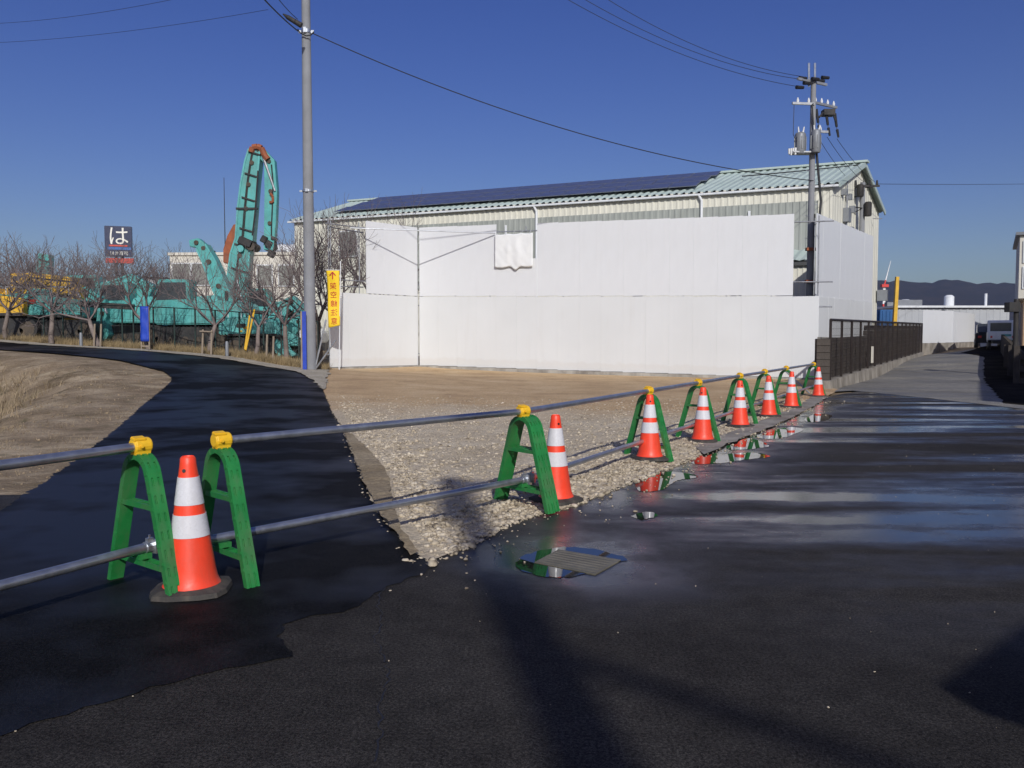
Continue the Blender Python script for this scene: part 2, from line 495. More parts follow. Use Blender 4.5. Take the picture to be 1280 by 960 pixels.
def raw(name, V, F, mat, parent=None, kind=None, smooth=False):
    """fast mesh from numpy arrays"""
    me = bpy.data.meshes.new(name)
    V = np.asarray(V, np.float32); F = np.asarray(F, np.int32)
    k = F.shape[1]
    me.vertices.add(len(V)); me.vertices.foreach_set("co", V.ravel())
    me.loops.add(F.size); me.loops.foreach_set("vertex_index", F.ravel())
    me.polygons.add(len(F))
    me.polygons.foreach_set("loop_start", np.arange(0, F.size, k, dtype=np.int32))
    me.polygons.foreach_set("loop_total", np.full(len(F), k, np.int32))
    if smooth: me.polygons.foreach_set("use_smooth", np.ones(len(F), bool))
    me.update(calc_edges=True); me.validate()
    me.materials.append(mat)
    o = bpy.data.objects.new(name, me); COL.objects.link(o)
    if parent: o.parent = parent
    if kind: o['kind'] = kind
    return o
def tag(o, label, cat, group=None):
    o['label'] = label; o['category'] = cat
    if group: o['group'] = group
    return o
def thing(name, label, cat, loc=(0, 0, 0), rz=0.0, group=None):
    o = bpy.data.objects.new(name, None)
    o.empty_display_size = .2
    COL.objects.link(o)
    o.location = loc; o.rotation_euler = (0, 0, rz)
    return tag(o, label, cat, group)
def copy_tree(o, parent=None):
    c = o.copy(); COL.objects.link(c)
    if parent: c.parent = parent
    for ch in o.children: copy_tree(ch, c)
    return c
def text_mesh(s, size):
    cu = bpy.data.curves.new("text", 'FONT')
    cu.body = s; cu.size = size; cu.align_x = 'CENTER'; cu.align_y = 'CENTER'; cu.extrude = .002
    cu.resolution_u = 3
    ob = bpy.data.objects.new("text", cu); COL.objects.link(ob)
    dg = bpy.context.evaluated_depsgraph_get()
    me = bpy.data.meshes.new_from_object(ob.evaluated_get(dg))
    bpy.data.objects.remove(ob); bpy.data.curves.remove(cu)
    return me
def text(name, s, size, mat, parent, loc, sx=1.0, bold=0.0, fn=None):
    """writing on the local xz plane, read from -y"""
    me = text_mesh(s, size)
    for v in me.vertices:
        x, y, z = v.co
        q = Vector((x * sx + loc[0], -z + loc[1], y + loc[2]))
        if fn: q = fn(q)
        v.co = q
    me.materials.clear(); me.materials.append(mat)
    o = bpy.data.objects.new(name, me); COL.objects.link(o); o.parent = parent
    if sx < 0: me.flip_normals()
    return o

# ------------------------------------------------------------------ ground sheets
def axis(fine0, fine1, st, far):
    a = list(np.arange(fine0, fine1 + 1e-6, st))
    k, x = st, fine1
    while x < far: k *= 1.5; x += k; a.append(x)
    k, x = st, fine0
    while x > -far: k *= 1.5; x -= k; a.insert(0, x)
    return np.array(a)
xs = axis(-34, 34, .4, 3100); ys = axis(-6, 62, .4, 3100)
GX, GY = np.meshgrid(xs, ys)
GZ = hfull(GX, GY) - .045
nx, ny = len(xs), len(ys)
idx = np.arange(nx * ny).reshape(ny, nx)
F = np.stack([idx[:-1, :-1], idx[:-1, 1:], idx[1:, 1:], idx[1:, :-1]], -1).reshape(-1, 4)
raw("ground", np.stack([GX, GY, GZ], -1).reshape(-1, 3), F, mat_ground, None, 'structure', True)

def dense(poly, st, jit=0.0):
    out = []
    rg = random.Random(3)
    for i in range(len(poly)):
        a = Vector(poly[i][:2]); b = Vector(poly[(i + 1) % len(poly)][:2])
        n = max(1, int((b - a).length / st))
        nrm = (b - a).normalized(); nrm = Vector((-nrm.y, nrm.x))
        for k in range(n):
            q = a.lerp(b, k / n)
            if k and jit: q = q + nrm * rg.gauss(0, jit)
            out.append(q)
    return out
def drape(name, poly, res, dz, mat, kind='structure', edge=None, jit=0.0, zf=None, skirt=0.0):
    bd = dense(poly, edge or res, jit)
    bx = [p.x for p in bd]; by = [p.y for p in bd]
    gx, gy = np.meshgrid(np.arange(min(bx), max(bx), res), np.arange(min(by), max(by), res))
    gx = gx.ravel() + .001; gy = gy.ravel() + .0013
    sd = poly_sd(gx, gy, [(p.x, p.y) for p in bd])
    kk = sd > res * .35
    vs = bd + [Vector((a, b)) for a, b in zip(gx[kk], gy[kk])]
    n = len(bd)
    v2, e2, f2, _, _, _ = delaunay_2d_cdt(vs, [(i, (i + 1) % n) for i in range(n)], [list(range(n))], 1, 1e-5)
    V = np.array([(q.x, q.y, 0) for q in v2])
    z = hbase(V[:, 0], V[:, 1]) + dz
    if zf is not None: z = z + zf(V[:, 0], V[:, 1], poly_sd(V[:, 0], V[:, 1], [(p.x, p.y) for p in bd]))
    V[:, 2] = z
    if skirt:
        pass
    Fc = np.array([f if len(f) == 3 else f[:3] for f in f2], np.int32)
    a, b, c = V[Fc[:, 0]], V[Fc[:, 1]], V[Fc[:, 2]]
    cr = (b[:, 0] - a[:, 0]) * (c[:, 1] - a[:, 1]) - (b[:, 1] - a[:, 1]) * (c[:, 0] - a[:, 0])
    Fc[cr < 0] = Fc[cr < 0][:, ::-1]
    return raw(name, V, Fc, mat, None, kind, True)

def pxs(l): return [tuple(hit(*p)[:2]) for p in l]
LOT_EDGE = pxs([(1033,496),(1000,516),(950,538),(900,556),(840,583),(780,606),(700,637),(655,648),(620,661),(590,680),(560,693),(532,707),(515,702)])
PATH_R = pxs([(497,672),(470,640),(452,600),(437,560),(424,530),(415,515),(410,503)]) 
PATH_R2 = [tuple(gnd(px, Y)[:2]) for px, Y in [(403,20.5),(392,23.4),(372,26),(330,29),(250,31),(130,33),(0,36),(-180,42)]]
PATH_L = pxs([(0,640),(60,600),(120,556),(150,532),(180,505)]) + [tuple(gnd(px, Y)[:2]) for px, Y in [(213,21.5),(214,22.8),(203,24.4),(150,27),(60,30),(0,32),(-200,37)]]
EDGE_NEW = pxs([(0,922),(60,900),(170,868),(262,842),(325,830),(366,822),(345,797),(352,782),(390,770),(430,766),(460,750),(480,735),(512,722),(545,710)])
road_poly = [(-14, -14), (32, -14), (32, 12)] + [(10.6, 10.5), (9.9, 15.8), (9.35, 22.3)] + LOT_EDGE + [(-2.5, 7.0), (-5, 7), (-14, 2)]
ro = drape("road", road_poly, .4, 0.0, mat_road)
_c = np.empty(len(ro.data.vertices) * 3, np.float32); ro.data.vertices.foreach_get("co", _c); _c = _c.reshape(-1, 3)
_at = ro.data.attributes.new("wet", 'FLOAT_VECTOR', 'POINT')
_al = _c[:, 0] * .47 + _c[:, 1] * .88
_dl = np.min(np.stack([np.hypot(_c[:, 0] - q.x, _c[:, 1] - q.y) for q in dense(LOT_EDGE, .3)[:-8]]), 0)
_w = np.stack([sstep(3.2, 6.5, _al), np.maximum((1 - sstep(.2, 1.5, _dl)) * sstep(4.5, 6.5, _al), 1 - sstep(.35, 1.1, np.hypot(_c[:, 0] - .42, (_c[:, 1] - 4.95) * .9))), 0 * _al], -1)
_at.data.foreach_set("vector", _w.astype(np.float32).ravel())
def newzf(x, y, sd): return -.009 * (1 - sstep(0, .05, sd))
path_poly = EDGE_NEW + PATH_R + PATH_R2 + PATH_L[::-1] + [(-6.5, 4.2), (-5.2, 2.2)]
drape("footpath", path_poly, .5, .014, mat_path, edge=.05, jit=.014, zf=newzf)
shade_poly = [(10.35, 17.4), (11.0, 10.8), (33.5, 10.8), (47, 51), (33, 57), (27.0, 50.0), (24.2, 42.5), (17.2, 30.2)]  # left side follows the edge of the building's shadow
drape("shade_sheet", shade_poly, .8, .012, mat_shade_sheet, edge=.3, jit=.03)  # dark sheet that paints the shade over the lane's right part
lane_poly = [(9.3, 22.6), (9.85, 15.9), (10.55, 10.4), (34, 10.4), (48, 52), (34, 58)] + [tuple(gnd(p, Y)[:2]) for p, Y in [(1225,53.5),(1160,51.5),(1130,41),(1090,33),(1062,26.5),(1038,21.8)]]
drape("lane", lane_poly, .8, .005, mat_lane, edge=.5, jit=.03)
WA = atY(413, 461, 33); WB = atY(523, 458, 36.3); WC = atY(1022, 475, 30.2)
lot_poly = LOT_EDGE + PATH_R + [tuple(gnd(p, Y)[:2]) for p, Y in [(404,20.5),(408,25),(412,30)]] + [(WA.x, WA.y), (WB.x, WB.y + .2), (WC.x, WC.y + .2), (11.6, 29.5), (9.4, 24.3), (9.1, 23)]
def lotzf(x, y, sd):
    e = sstep(0, .5, sd)
    near = 1 - sstep(9, 22, y)
    return e * (.012 + near * (.016 * wob(x * 2.3, y * 2.3) + .03 * np.clip(np.sin(x * 1.3) + .4, 0, 1) * (1 - sstep(.5, 2.2, sd))))
drape("gravel_lot", lot_poly, .22, .004, mat_lot, edge=.12, jit=.016, zf=lotzf)
# sandy verge beyond the footpath
verge_poly = [(a, b) for a, b in PATH_R2] + [tuple(gnd(px, Y)[:2]) for px, Y in [(-180,43.8),(0,37.3),(130,34.2),(250,32.3),(330,30.4),(375,29.5),(396,28.6),(412,29.5),(410,25),(406,20.6)]]
drape("verge", verge_poly, .4, .03, mat_verge, edge=.3, jit=.05)
damp_poly = pxs([(513,700),(496,672),(470,640),(452,600),(437,560),(428,538),(440,545),(456,560),(474,580),(488,603),(490,625),(497,655),(512,682),(524,695)])
drape("damp_strip", damp_poly, .2, .045, mat_damp, edge=.09, jit=.010, zf=lambda x, y, sd: .012 * wob(x * 3, y * 3) - .012 * (1 - sstep(0, .1, sd)))
gut = pxs([(1033,498),(1000,519),(950,541),(905,559),(880,570)]) + pxs([(868,560),(900,546),(950,527),(1000,508),(1025,490)])
drape("gutter", gut, .4, .05, mat_kerb, edge=.25, jit=.02, zf=lambda x, y, sd: -.03 * (1 - sstep(0, .15, sd)))

# a crack wandering across the old asphalt
cr_ = [(483,728),(472,752),(478,775),(468,800),(483,828),(487,850),(474,880),(478,915),(466,960)]
cq = [gz(*p) for p in cr_]
vs, fs = [], []
rgc = random.Random(8)
cpts = []
for a, b in zip(cq[:-1], cq[1:]):
    for k in range(7): cpts.append(a.lerp(b, k / 7) + Vector((rgc.gauss(0, .008), rgc.gauss(0, .004), 0)))
for i, p in enumerate(cpts):
    w_ = rgc.uniform(.001, .0045); z_ = H(p.x, p.y) + .003
    vs += [(p.x - w_, p.y, z_), (p.x + w_, p.y, z_)]
    if i: fs.append((2*i - 2, 2*i - 1, 2*i + 1, 2*i))
MB().add(vs, fs).build("road_crack", mat_black, None, False, 0, 'structure')
# puddles
def puddle(pp, seed, dz=.0045):
    rg = random.Random(seed)
    poly = [Vector(gz(*p)[:2]) for p in pp]
    out = []
    n = len(poly)
    for i in range(n):
        p0, p1, p2, p3 = poly[i - 1], poly[i], poly[(i + 1) % n], poly[(i + 2) % n]
        for k in range(6):
            t = k / 6
            q = .5 * ((2 * p1) + (p2 - p0) * t + (2 * p0 - 5 * p1 + 4 * p2 - p3) * t * t + (3 * p1 - p0 - 3 * p2 + p3) * t ** 3)
            out.append(q + Vector((rg.gauss(0, .006), rg.gauss(0, .012))))
    return drape("puddle", [tuple(q) for q in out], .5, dz, mat_water, edge=5)
for i, pp in enumerate([
    [(792,598),(815,590),(850,591),(872,596),(845,602),(828,612),(800,614)],
    [(862,572),(884,566),(905,568),(940,566),(962,571),(930,575),(905,579),(868,580)],
    [(908,556),(930,548),(952,552),(960,558),(935,562),(912,562)],
    [(944,546),(962,540),(985,534),(1004,537),(990,544),(965,549)],
    [(1006,524),(1022,517),(1040,520),(1030,526),(1012,528)],
    [(788,645),(808,640),(822,644),(806,650)],
    [(644,706),(664,692),(703,684),(748,688),(784,699),(752,708),(735,716),(700,722),(664,718)]]):
    puddle(pp, i, .003)
# drain plate lying in the near puddle
gp = [gz(*p) for p in [(668,704),(698,688),(776,701),(744,719)]]
g0 = sum(gp, Vector()) / 4
gt = thing("drain_cover", "worn ribbed drain plate lying in the near puddle on the road", "drain cover", (g0.x, g0.y, .0))
mb = MB()
vs = [(p.x - g0.x, p.y - g0.y, .007) for p in gp]
mb.add(vs + [(a, b, -.03) for a, b, _ in vs], [(0,1,2,3),(4,7,6,5),(0,4,5,1),(1,5,6,2),(2,6,7,3),(3,7,4,0)])
mb.build("plate", mat_plate, gt)
A, B, C, D = [Vector(v) for v in vs]
for k in range(7):
    t = (k + .7) / 7.4
    mb = MB(); p, q = A.lerp(B, t), D.lerp(C, t)
    mb.tube(p.lerp(q, .04) + Vector((0,0,-.001)), p.lerp(q, .96) + Vector((0,0,-.001)), .0035, .0035, 5)
    mb.build("rib", mat_plate, gt)

# loose gravel: real stones
def stones(name, n, sampler, seed, mat):
    rg = np.random.RandomState(seed)
    t = (1 + 5 ** .5) / 2
    ico = np.array([(-1,t,0),(1,t,0),(-1,-t,0),(1,-t,0),(0,-1,t),(0,1,t),(0,-1,-t),(0,1,-t),(t,0,-1),(t,0,1),(-t,0,-1),(-t,0,1)]) / 1.9
    fi = np.array([(0,11,5),(0,5,1),(0,1,7),(0,7,10),(0,10,11),(1,5,9),(5,11,4),(11,10,2),(10,7,6),(7,1,8),(3,9,4),(3,4,2),(3,2,6),(3,6,8),(3,8,9),(4,9,5),(2,4,11),(6,2,10),(8,6,7),(9,8,1)])
    X, Y, S, Zo = sampler(rg, n)
    n = len(X)
    V = np.repeat(ico[None], n, 0) * (1 + rg.uniform(-.42, .38, (n, 12, 1)))
    V = V * (S[:, None] * np.stack([rg.uniform(.8, 1.5, n), rg.uniform(.8, 1.3, n), rg.uniform(.5, .9, n)], -1))[:, None, :]
    a = rg.uniform(0, 6.28, n); ca, sa = np.cos(a)[:, None], np.sin(a)[:, None]
    x = V[:, :, 0] * ca - V[:, :, 1] * sa; y = V[:, :, 0] * sa + V[:, :, 1] * ca
    V = np.stack([x + X[:, None], y + Y[:, None], V[:, :, 2] + Zo[:, None]], -1)
    Fs = fi[None] + (np.arange(n) * 12)[:, None, None]
    return raw(name, V.reshape(-1, 3), Fs.reshape(-1, 3), mat, None, 'stuff')
LP = [(p[0], p[1]) for p in dense(lot_poly, .3)]
LPs = lot_poly
def samp_lot(rg, n):
    X = rg.uniform(-4.6, 9.5, n * 9); Y = 3.8 + 18 * rg.uniform(0, 1, n * 9) ** 1.5
    sd = poly_sd(X, Y, LPs)
    pr = np.clip(1.3 - Y / 15.0, 0, 1) * np.where(sd < .8, 1.0, .38)
    dsd = poly_sd(X, Y, damp_poly)
    k = (sd > -.05) & (rg.uniform(0, 1, len(X)) < pr) & (dsd < -.03) & ((poly_sd(X, Y, path_poly) < -.16) | (rg.uniform(0, 1, len(X)) < .12))
    X, Y, sd = X[k][:n], Y[k][:n], sd[k][:n]
    S = rg.lognormal(math.log(.0058), .62, len(X)) * np.where(sd < .5, 1.15, 1.0) * np.where(Y < 5.6, 1.2, 1)
    S = np.clip(S, .003, .027)
    Z = hbase(X, Y) + .004 + lotzf(X, Y, sd) + S * .12
    return X, Y, S, Z
stones("gravel", 60000, samp_lot, 4, mat_stone)
def samp_road(rg, n):
    X = rg.uniform(-4.5, 6, n); Y = rg.uniform(1.6, 16, n)
    S = rg.uniform(.0015, .0045, n)
    return X, Y, S, hbase(X, Y) + S * .3 + .002
def samp_clod(rg, n):
    X = rg.uniform(-13, -4.2, n * 4); Y = rg.uniform(4, 26, n * 4)
    k = (poly_sd(X, Y, path_poly) < -.05) & (poly_sd(X, Y, road_poly) < -.2) & (poly_sd(X, Y, lot_poly) < 0) & (poly_sd(X, Y, BANK) < 2.5) & (wob(X * .8, Y * .6) + rg.normal(0, .5, len(X)) > -.1) & (X < -3.6 - .1 * Y)
    X, Y = X[k][:n], Y[k][:n]
    S = np.clip(rg.lognormal(math.log(.0065), .6, len(X)), .003, .03)
    return X, Y, S, hfull(X, Y) - .045 + S * .2
stones("dirt_clods", 3000, samp_clod, 12, mat_clod)
def samp_edge(rg, n):
    X = rg.uniform(-2.5, 9, n * 16); Y = rg.uniform(4, 18, n * 16)
    sd = poly_sd(X, Y, LPs)
    k = (sd < 0) & (sd > -.55) & (rg.uniform(0, 1, len(X)) < np.exp(sd / .2)) & (poly_sd(X, Y, path_poly) < 0)
    X, Y = X[k][:n], Y[k][:n]
    S = np.clip(rg.lognormal(math.log(.006), .5, len(X)), .002, .02)
    return X, Y, S, hbase(X, Y) + S * .3 + .003
stones("edge_grit", 2200, samp_edge, 15, mat_stone)
stones("road_grit", 420, samp_road, 9, mat_stone)

# ------------------------------------------------------------------ traffic cones
def make_cone():
    t = thing("traffic_cone", "", "traffic cone", group="traffic cones along the barrier line")
    body = [(.148,.034),(.140,.045),(.128,.075),(.120,.12),(.0415,.655),(.038,.69),(.030,.70),(.026,.685)]
    MB().lathe(body, 28).build("cone_body", mat_orange, t, True)
    def rad(z): return .120 + (.0415 - .120) * (z - .12) / (.655 - .12)
    for z0, z1 in ((.455, .595), (.292, .405)):
        MB().lathe([(rad(z0) - .004, z0 + .001), (rad(z0) + .003, z0), (rad(z1) + .003, z1), (rad(z1) - .004, z1 - .001)], 28).build("reflective_band", mat_refl, t, True)
    mb = MB()
    o = [(.205 * math.cos(R(a)) * k, .205 * math.sin(R(a)) * k) for a, k in ((22,1),(45,1.1),(68,1),(112,1),(135,1.1),(158,1),(202,1),(225,1.1),(248,1),(292,1),(315,1.1),(338,1))]
    n = len(o)
    mb.add([(x, y, .002) for x, y in o] + [(x * .97, y * .97, .026) for x, y in o] + [(x * .74, y * .74, .040) for x, y in o],
           [(i, (i+1) % n, n + (i+1) % n, n + i) for i in range(n)] + [(n + i, n + (i+1) % n, 2*n + (i+1) % n, 2*n + i) for i in range(n)] + [tuple(range(n))[::-1], tuple(range(2*n, 3*n))])
    mb.build("cone_base", mat_rubber, t)
    MB().lathe([(.009, 0), (.009, .006)], 10, Matrix.Translation((-.01, -.0435, .63)) @ Matrix.Rotation(R(82), 4, 'X')).build("cord_hole", mat_black, t)
    return t
CONES = [((240,736), "cone between the two nearest green barrier frames, left of the gravel", 8),
         ((695,624), "cone standing beside the single barrier frame at the gravel's near tip", 40),
         ((812,574.5), "cone mirrored in the puddle, third nearest of the row", 10),
         ((878,551), "fourth cone along the road edge, after the large puddle's cone", -20),
         ((925,532), "cone in the row's middle, mirrored in the long puddle", 30),
         ((961,520), "third cone from the far end of the barrier row", 5),
         ((989,509), "second cone from the far end, just short of the brown fence", 55),
         ((1023,495), "farthest cone, at the corner of the brown mesh fence", 15)]
cone0 = make_cone()
for i, ((px, py), lab, rz) in enumerate(CONES):
    o = cone0 if i == 0 else copy_tree(cone0)
    p = gz(px, py, .025)
    for _ in range(3): p = gz(px, py, H(p.x, p.y) + .024)
    p.z = H(p.x, p.y)
    onlot = float(poly_sd(np.array([p.x]), np.array([p.y]), LPs)[0])
    dz = .0
    if i == 0: dz = .014
    elif onlot > 0: dz = .004 + float(lotzf(np.array([p.x]), np.array([p.y]), np.array([onlot]))[0])
    o.location = (p.x, p.y, p.z + dz)
    o.rotation_euler = (R(random.uniform(-1, 1)), R(random.uniform(-1, 1)), R(rz))
    o['label'] = "orange and white " + lab
# ------------------------------------------------------------------ A-frame barriers
def make_barrier():
    t = thing("barrier_frame", "", "barrier", group="green A-frame pipe barriers")
    arc0 = 17.0
    ctr, rr = Vector((0, .60)), .118
    path = []
    a0 = R(180 - arc0)
    st = ctr + rr * Vector((math.cos(a0), math.sin(a0)))
    foot = Vector((st.x - st.y * math.tan(R(arc0)), 0))
    for k in range(8): path.append(foot.lerp(st, k / 7))
    for k in range(1, 12):
        a = R(180 - arc0 - (180 - 2 * arc0) * k / 12)
        path.append(ctr + rr * Vector((math.cos(a), math.sin(a))))
    path += [Vector((-p.x, p.y)) for p in path[:8][::-1]]
    prof = [(-.018,-.037),(.018,-.037),(.018,-.022),(.010,-.022),(.010,-.011),(.018,-.011),(.018,.011),(.010,.011),(.010,.022),(.018,.022),(.018,.037),(-.018,.037)]
    vs, fs = [], []
    m = len(prof)
    nor = []
    for i, p in enumerate(path):
        d = (path[min(i + 1, len(path) - 1)] - path[max(i - 1, 0)]).normalized()
        n = Vector((-d.y, d.x))
        nor.append((n, d))
        vs += [(p.x + n.x * a, y, max(0.0, p.y + n.y * a) if 0 < i < len(path) - 1 else 0.0) for a, y in prof]
    for i in range(len(path) - 1):
        for k in range(m):
            fs.append((i*m + k, i*m + (k+1) % m, (i+1)*m + (k+1) % m, (i+1)*m + k))
    fs += [tuple(range(m)), tuple(range((len(path)-1)*m, len(path)*m))]
    mb = MB(); mb.add(vs, fs)
    # ribs bridging the channel on the outer face
    for i in list(range(1, 8)) + [10, 13, 16] + list(range(19, 26)):
        p = path[i]; n, d = nor[i]
        ang = math.atan2(d.y, d.x)
        rot = Matrix.Rotation(-ang, 3, 'Y')
        for sy in (-1, 1): mb.box((p.x + n.x * .0088, sy * .0165, p.y + n.y * .0088), (.05, .011, .016), rot)
        for sy in (-1, 1):
            mb.box((p.x + n.x * -.002, sy * .0385, p.y + n.y * -.002), (.018, .003, .026), rot)
    mb.build("frame", mat_green, t)
    for z in (.150, .458):
        hw = abs(foot.x) - z * math.tan(R(arc0)) - .018
        mb = MB()
        for sy in (-1, 1):
            mb.box((0, sy * .026, z), (2 * hw, .008, .028))
        for k in range(5): mb.box((-hw + (k + .5) * 2 * hw / 5, 0, z + .004), (.010, .044, .020))
        mb.build("crossbar", mat_green, t)
    mb = MB()
    mb.lathe([(.030,-.048),(.040,-.046),(.044,-.036),(.044,.036),(.040,.046),(.030,.048)], 18, Matrix.Translation((0, 0, .772)) @ Matrix.Rotation(R(90), 4, 'X'))
    mb.prism([(-.030,.722),(.030,.722),(.040,.772),(-.040,.772)], -.040, .040)
    mb.prism([(-.056,.752),(-.036,.752),(-.030,.812),(-.046,.806)], -.020, .052)
    mb.prism([(-.012,.808),(.034,.800),(.036,.816),(-.006,.826)], -.052, .014)
    mb.tube((.036, -.02, .772), (.060, -.02, .772), .011, .011, 8)
    mb.build("pipe_clamp", mat_yellow, t, False, .006)
    MB().box((.0, .0, .178), (.05, .07, .028)).build("lower_socket", mat_green, t)
    return t
BZ = .745
def apex(px, py, z=BZ + .018): return gz(px, py, z)
ba = [apex(176,557), apex(277,550), apex(654,514), apex(811,487), apex(873,478), apex(925,472), apex(956,467), apex(983,462), apex(1017,456)]
# the row from the third frame on runs straight: keep the measured columns, fit the depths
l0, l1 = ba[2], Vector((7.12, 19.7, BZ))
for i in range(3, 9):
    u = [0,0,0,811,873,925,956,983,1017][i]
    k = (u - 640) / FPX
    d = l1 - l0
    s = (k * l0.y - l0.x) / (d.x - k * d.y)
    ba[i] = l0 + d * s
ba0 = ba[0] + (ba[0] - Vector((atY(0,578,3.62)))).normalized() * -3.0
bars = [ba0] + ba
BL = ["green barrier frame beyond the left picture edge, carrying the left pipes", "green barrier frame left of the nearest cone, at the end of the left pipes",
      "green barrier frame right of the nearest cone, its lower pipe end showing", "green barrier frame on the gravel tip, its yellow clamp joining two long pipes",
      "green barrier frame behind the third nearest cone", "green barrier frame behind the fourth cone, where the gravel edge meets the water",
      "green barrier frame behind the middle cone of the row", "green barrier frame behind the third cone from the far end",
      "green barrier frame behind the second cone from the far end", "last green barrier frame, at the white hoarding's right-hand end"]
bar0 = make_barrier()
for i, p in enumerate(bars):
    o = bar0 if i == 0 else copy_tree(bar0)
    ang = math.atan2(.41, -.52) if i <= 2 else math.atan2(.76, -.65)
    if i == 2: ang = math.atan2(.50, -.52)
    g = H(p.x, p.y) + (.014 if i <= 2 else .016)
    if i == 0: g = H(p.x, p.y)
    o.location = (p.x, p.y, g)
    o.scale = (1, 1, .97)
    o.rotation_euler = (0, 0, ang + math.pi + (R(random.uniform(-5, 5)) if i > 3 else 0))
    o['label'] = BL[i]
    bars[i] = Vector((p.x, p.y, g))
# the frame at the gravel tip is two frames nested side by side
dr = (bars[4] - bars[3]).normalized()
o = copy_tree(bar0)
for ch in list(o.children):
    if ch.name.split('.')[0] in ("pipe_clamp", "lower_socket"): bpy.data.objects.remove(ch)
o.location = bars[3] + dr * .085
o.scale = (1, 1, .97); o.rotation_euler = (0, 0, math.atan2(.76, -.65) + math.pi)
o['label'] = "second green frame without a clamp, nested against the gravel tip's frame"
def pipe(name, a, b, label, ends=(True, True)):
    a, b = Vector(a), Vector(b)
    d = (b - a); L = d.length
    t = thing(name, label, "pipe", a, 0, "steel pipes of the barrier line")
    t.rotation_euler = d.to_track_quat('X', 'Z').to_euler()
    MB().tube((0,0,0), (L,0,0), .0243, .0243, 14).build("tube", mat_galv, t, True)
    for e, x in ((ends[0], 0.0), (ends[1], L)):
        if e:
            s = 1 if x == 0 else -1
            mb = MB().tube((x - .012 * s, 0, 0), (x + .05 * s, 0, 0), .0295, .0295, 12)
            mb.box((x + .02 * s, 0, .034), (.035, .022, .024)); mb.tube((x + .02 * s, 0, .04), (x + .02 * s, 0, .062), .006, .006, 6)
            mb.box((x + .004 * s, 0, 0), (.014, .074, .074))
            mb.build("coupler", mat_galv, t)
    return t
def tp(i, z, k=0.0, off=0.0):
    p = bars[i].copy(); p.z += z
    return p
def ext(a, b, e): return a + (a - b).normalized() * e
T = [tp(i, .745) for i in range(10)]
Lw = [tp(i, .262 + .022 + .028) for i in range(10)]
Lw = [tp(i, .213) for i in range(10)]
pipe("top_pipe", ext(T[0], T[1], .3), ext(T[1], T[0], .05), "upper steel pipe at the far left, ending at the clamp left of the nearest cone", (False, False))
pipe("lower_pipe", ext(Lw[0], Lw[1], .3), ext(Lw[1], Lw[0], .06), "lower steel pipe at the far left, ending inside the left green frame", (False, True))
pipe("top_pipe", ext(T[2], T[3], -.02), ext(T[3], T[2], .03), "upper steel pipe crossing the black path to the gravel tip", (False, False))
pipe("lower_pipe", ext(Lw[2], Lw[3], .12), ext(Lw[3], Lw[2], .03), "lower steel pipe crossing the black path to the gravel tip")
pipe("top_pipe", T[3] + Vector((.03, .05, .0)), T[6], "upper steel pipe over the gravel between the tip and the middle cone", (False, False))
pipe("lower_pipe", Lw[3] + Vector((.06, .1, .0)), Lw[6], "lower steel pipe over the gravel between the tip and the middle cone", (True, False))
pipe("top_pipe", T[6] + (T[7] - T[6]).normalized() * .01, ext(T[9], T[8], .1), "upper steel pipe at the far end, behind the last three cones", (False, False))
pipe("lower_pipe", Lw[6] + (Lw[7] - Lw[6]).normalized() * .01, ext(Lw[9], Lw[8], .1), "lower steel pipe at the far end, behind the last three cones", (False, False))
# lean brace on the last frame
pe = bars[9]
mb = MB().tube((0, 0, 0), (-.55, .45, .62), .02, .02, 8)
o = mb.build("brace_pipe", mat_dullgalv); o.location = (pe.x - .45, pe.y + .2, pe.z + .0)
o.location = (pe.x + .12, pe.y + .55, pe.z); tag(o, "short steel pipe leaning behind the last green barrier frame", "pipe")

# ------------------------------------------------------------------ white hoarding
def hoarding(name, label, A, B, rows, n, skip=(), thick=.035, post_h=None, tilt=0):
    """panels between ground points A and B (top of base strip); rows = [(z0,h)]"""
    d = B - A; L = math.hypot(d.x, d.y)
    t = thing(name, label, "hoarding", A, math.atan2(d.y, d.x), "white site hoardings")
    slope = (B.z - A.z) / L
    wd = L / n
    rg = random.Random(len(name) + n)
    cache = {}
    for r, (z0, h) in enumerate(rows):
        pm = mat_panel_low if (r == 0 and len(rows) > 1) else mat_white
        for k in range(n):
            if (r, k) in skip: continue
            if (r, h) not in cache:
                mb = MB()
                prof = [(-wd/2 + .001, 0), (-wd/2 + .010, -.002), (-wd/4 - .02, -.002), (-wd/4, -.0005), (-wd/4 + .02, -.002), (wd/4 - .02, -.002), (wd/4, -.0005), (wd/4 + .02, -.002), (wd/2 - .010, -.002), (wd/2 - .001, 0), (wd/2 - .001, thick), (-wd/2 + .001, thick)]
                nn = len(prof)
                vs = [(x, y, 0) for x, y in prof] + [(x, y, h - .006) for x, y in prof]
                mb.add(vs, [(i, (i+1) % nn, nn + (i+1) % nn, nn + i) for i in range(nn)] + [tuple(range(nn))[::-1], tuple(range(nn, 2*nn))])
                o = mb.build("panel", pm, t); cache[(r, h)] = o
            else:
                o = cache[(r, h)].copy(); COL.objects.link(o); o.parent = t
            x = (k + .5) * wd
            o.location = (x, rg.uniform(-.0026, .0026) + (.022 if r else 0), z0 + slope * x + rg.uniform(-.004, .004))
            o.rotation_euler = (R(rg.uniform(-.07, .07)), 0, R(rg.uniform(-.10, .10)))
    return t, L, slope, wd
rows = [(0.0, 2.99), (3.012, 2.97)]
hA = WA.copy(); hB = WB.copy(); hC = WC.copy()
for q in (hA, hB, hC): q.z += .06
nl = 5
tl, Ll, sl_, wl = hoarding("white_hoarding", "short white panel hoarding left of the corner, yellow banner in front", hA, hB, rows, nl, skip=[(1, 0), (1, 1)])
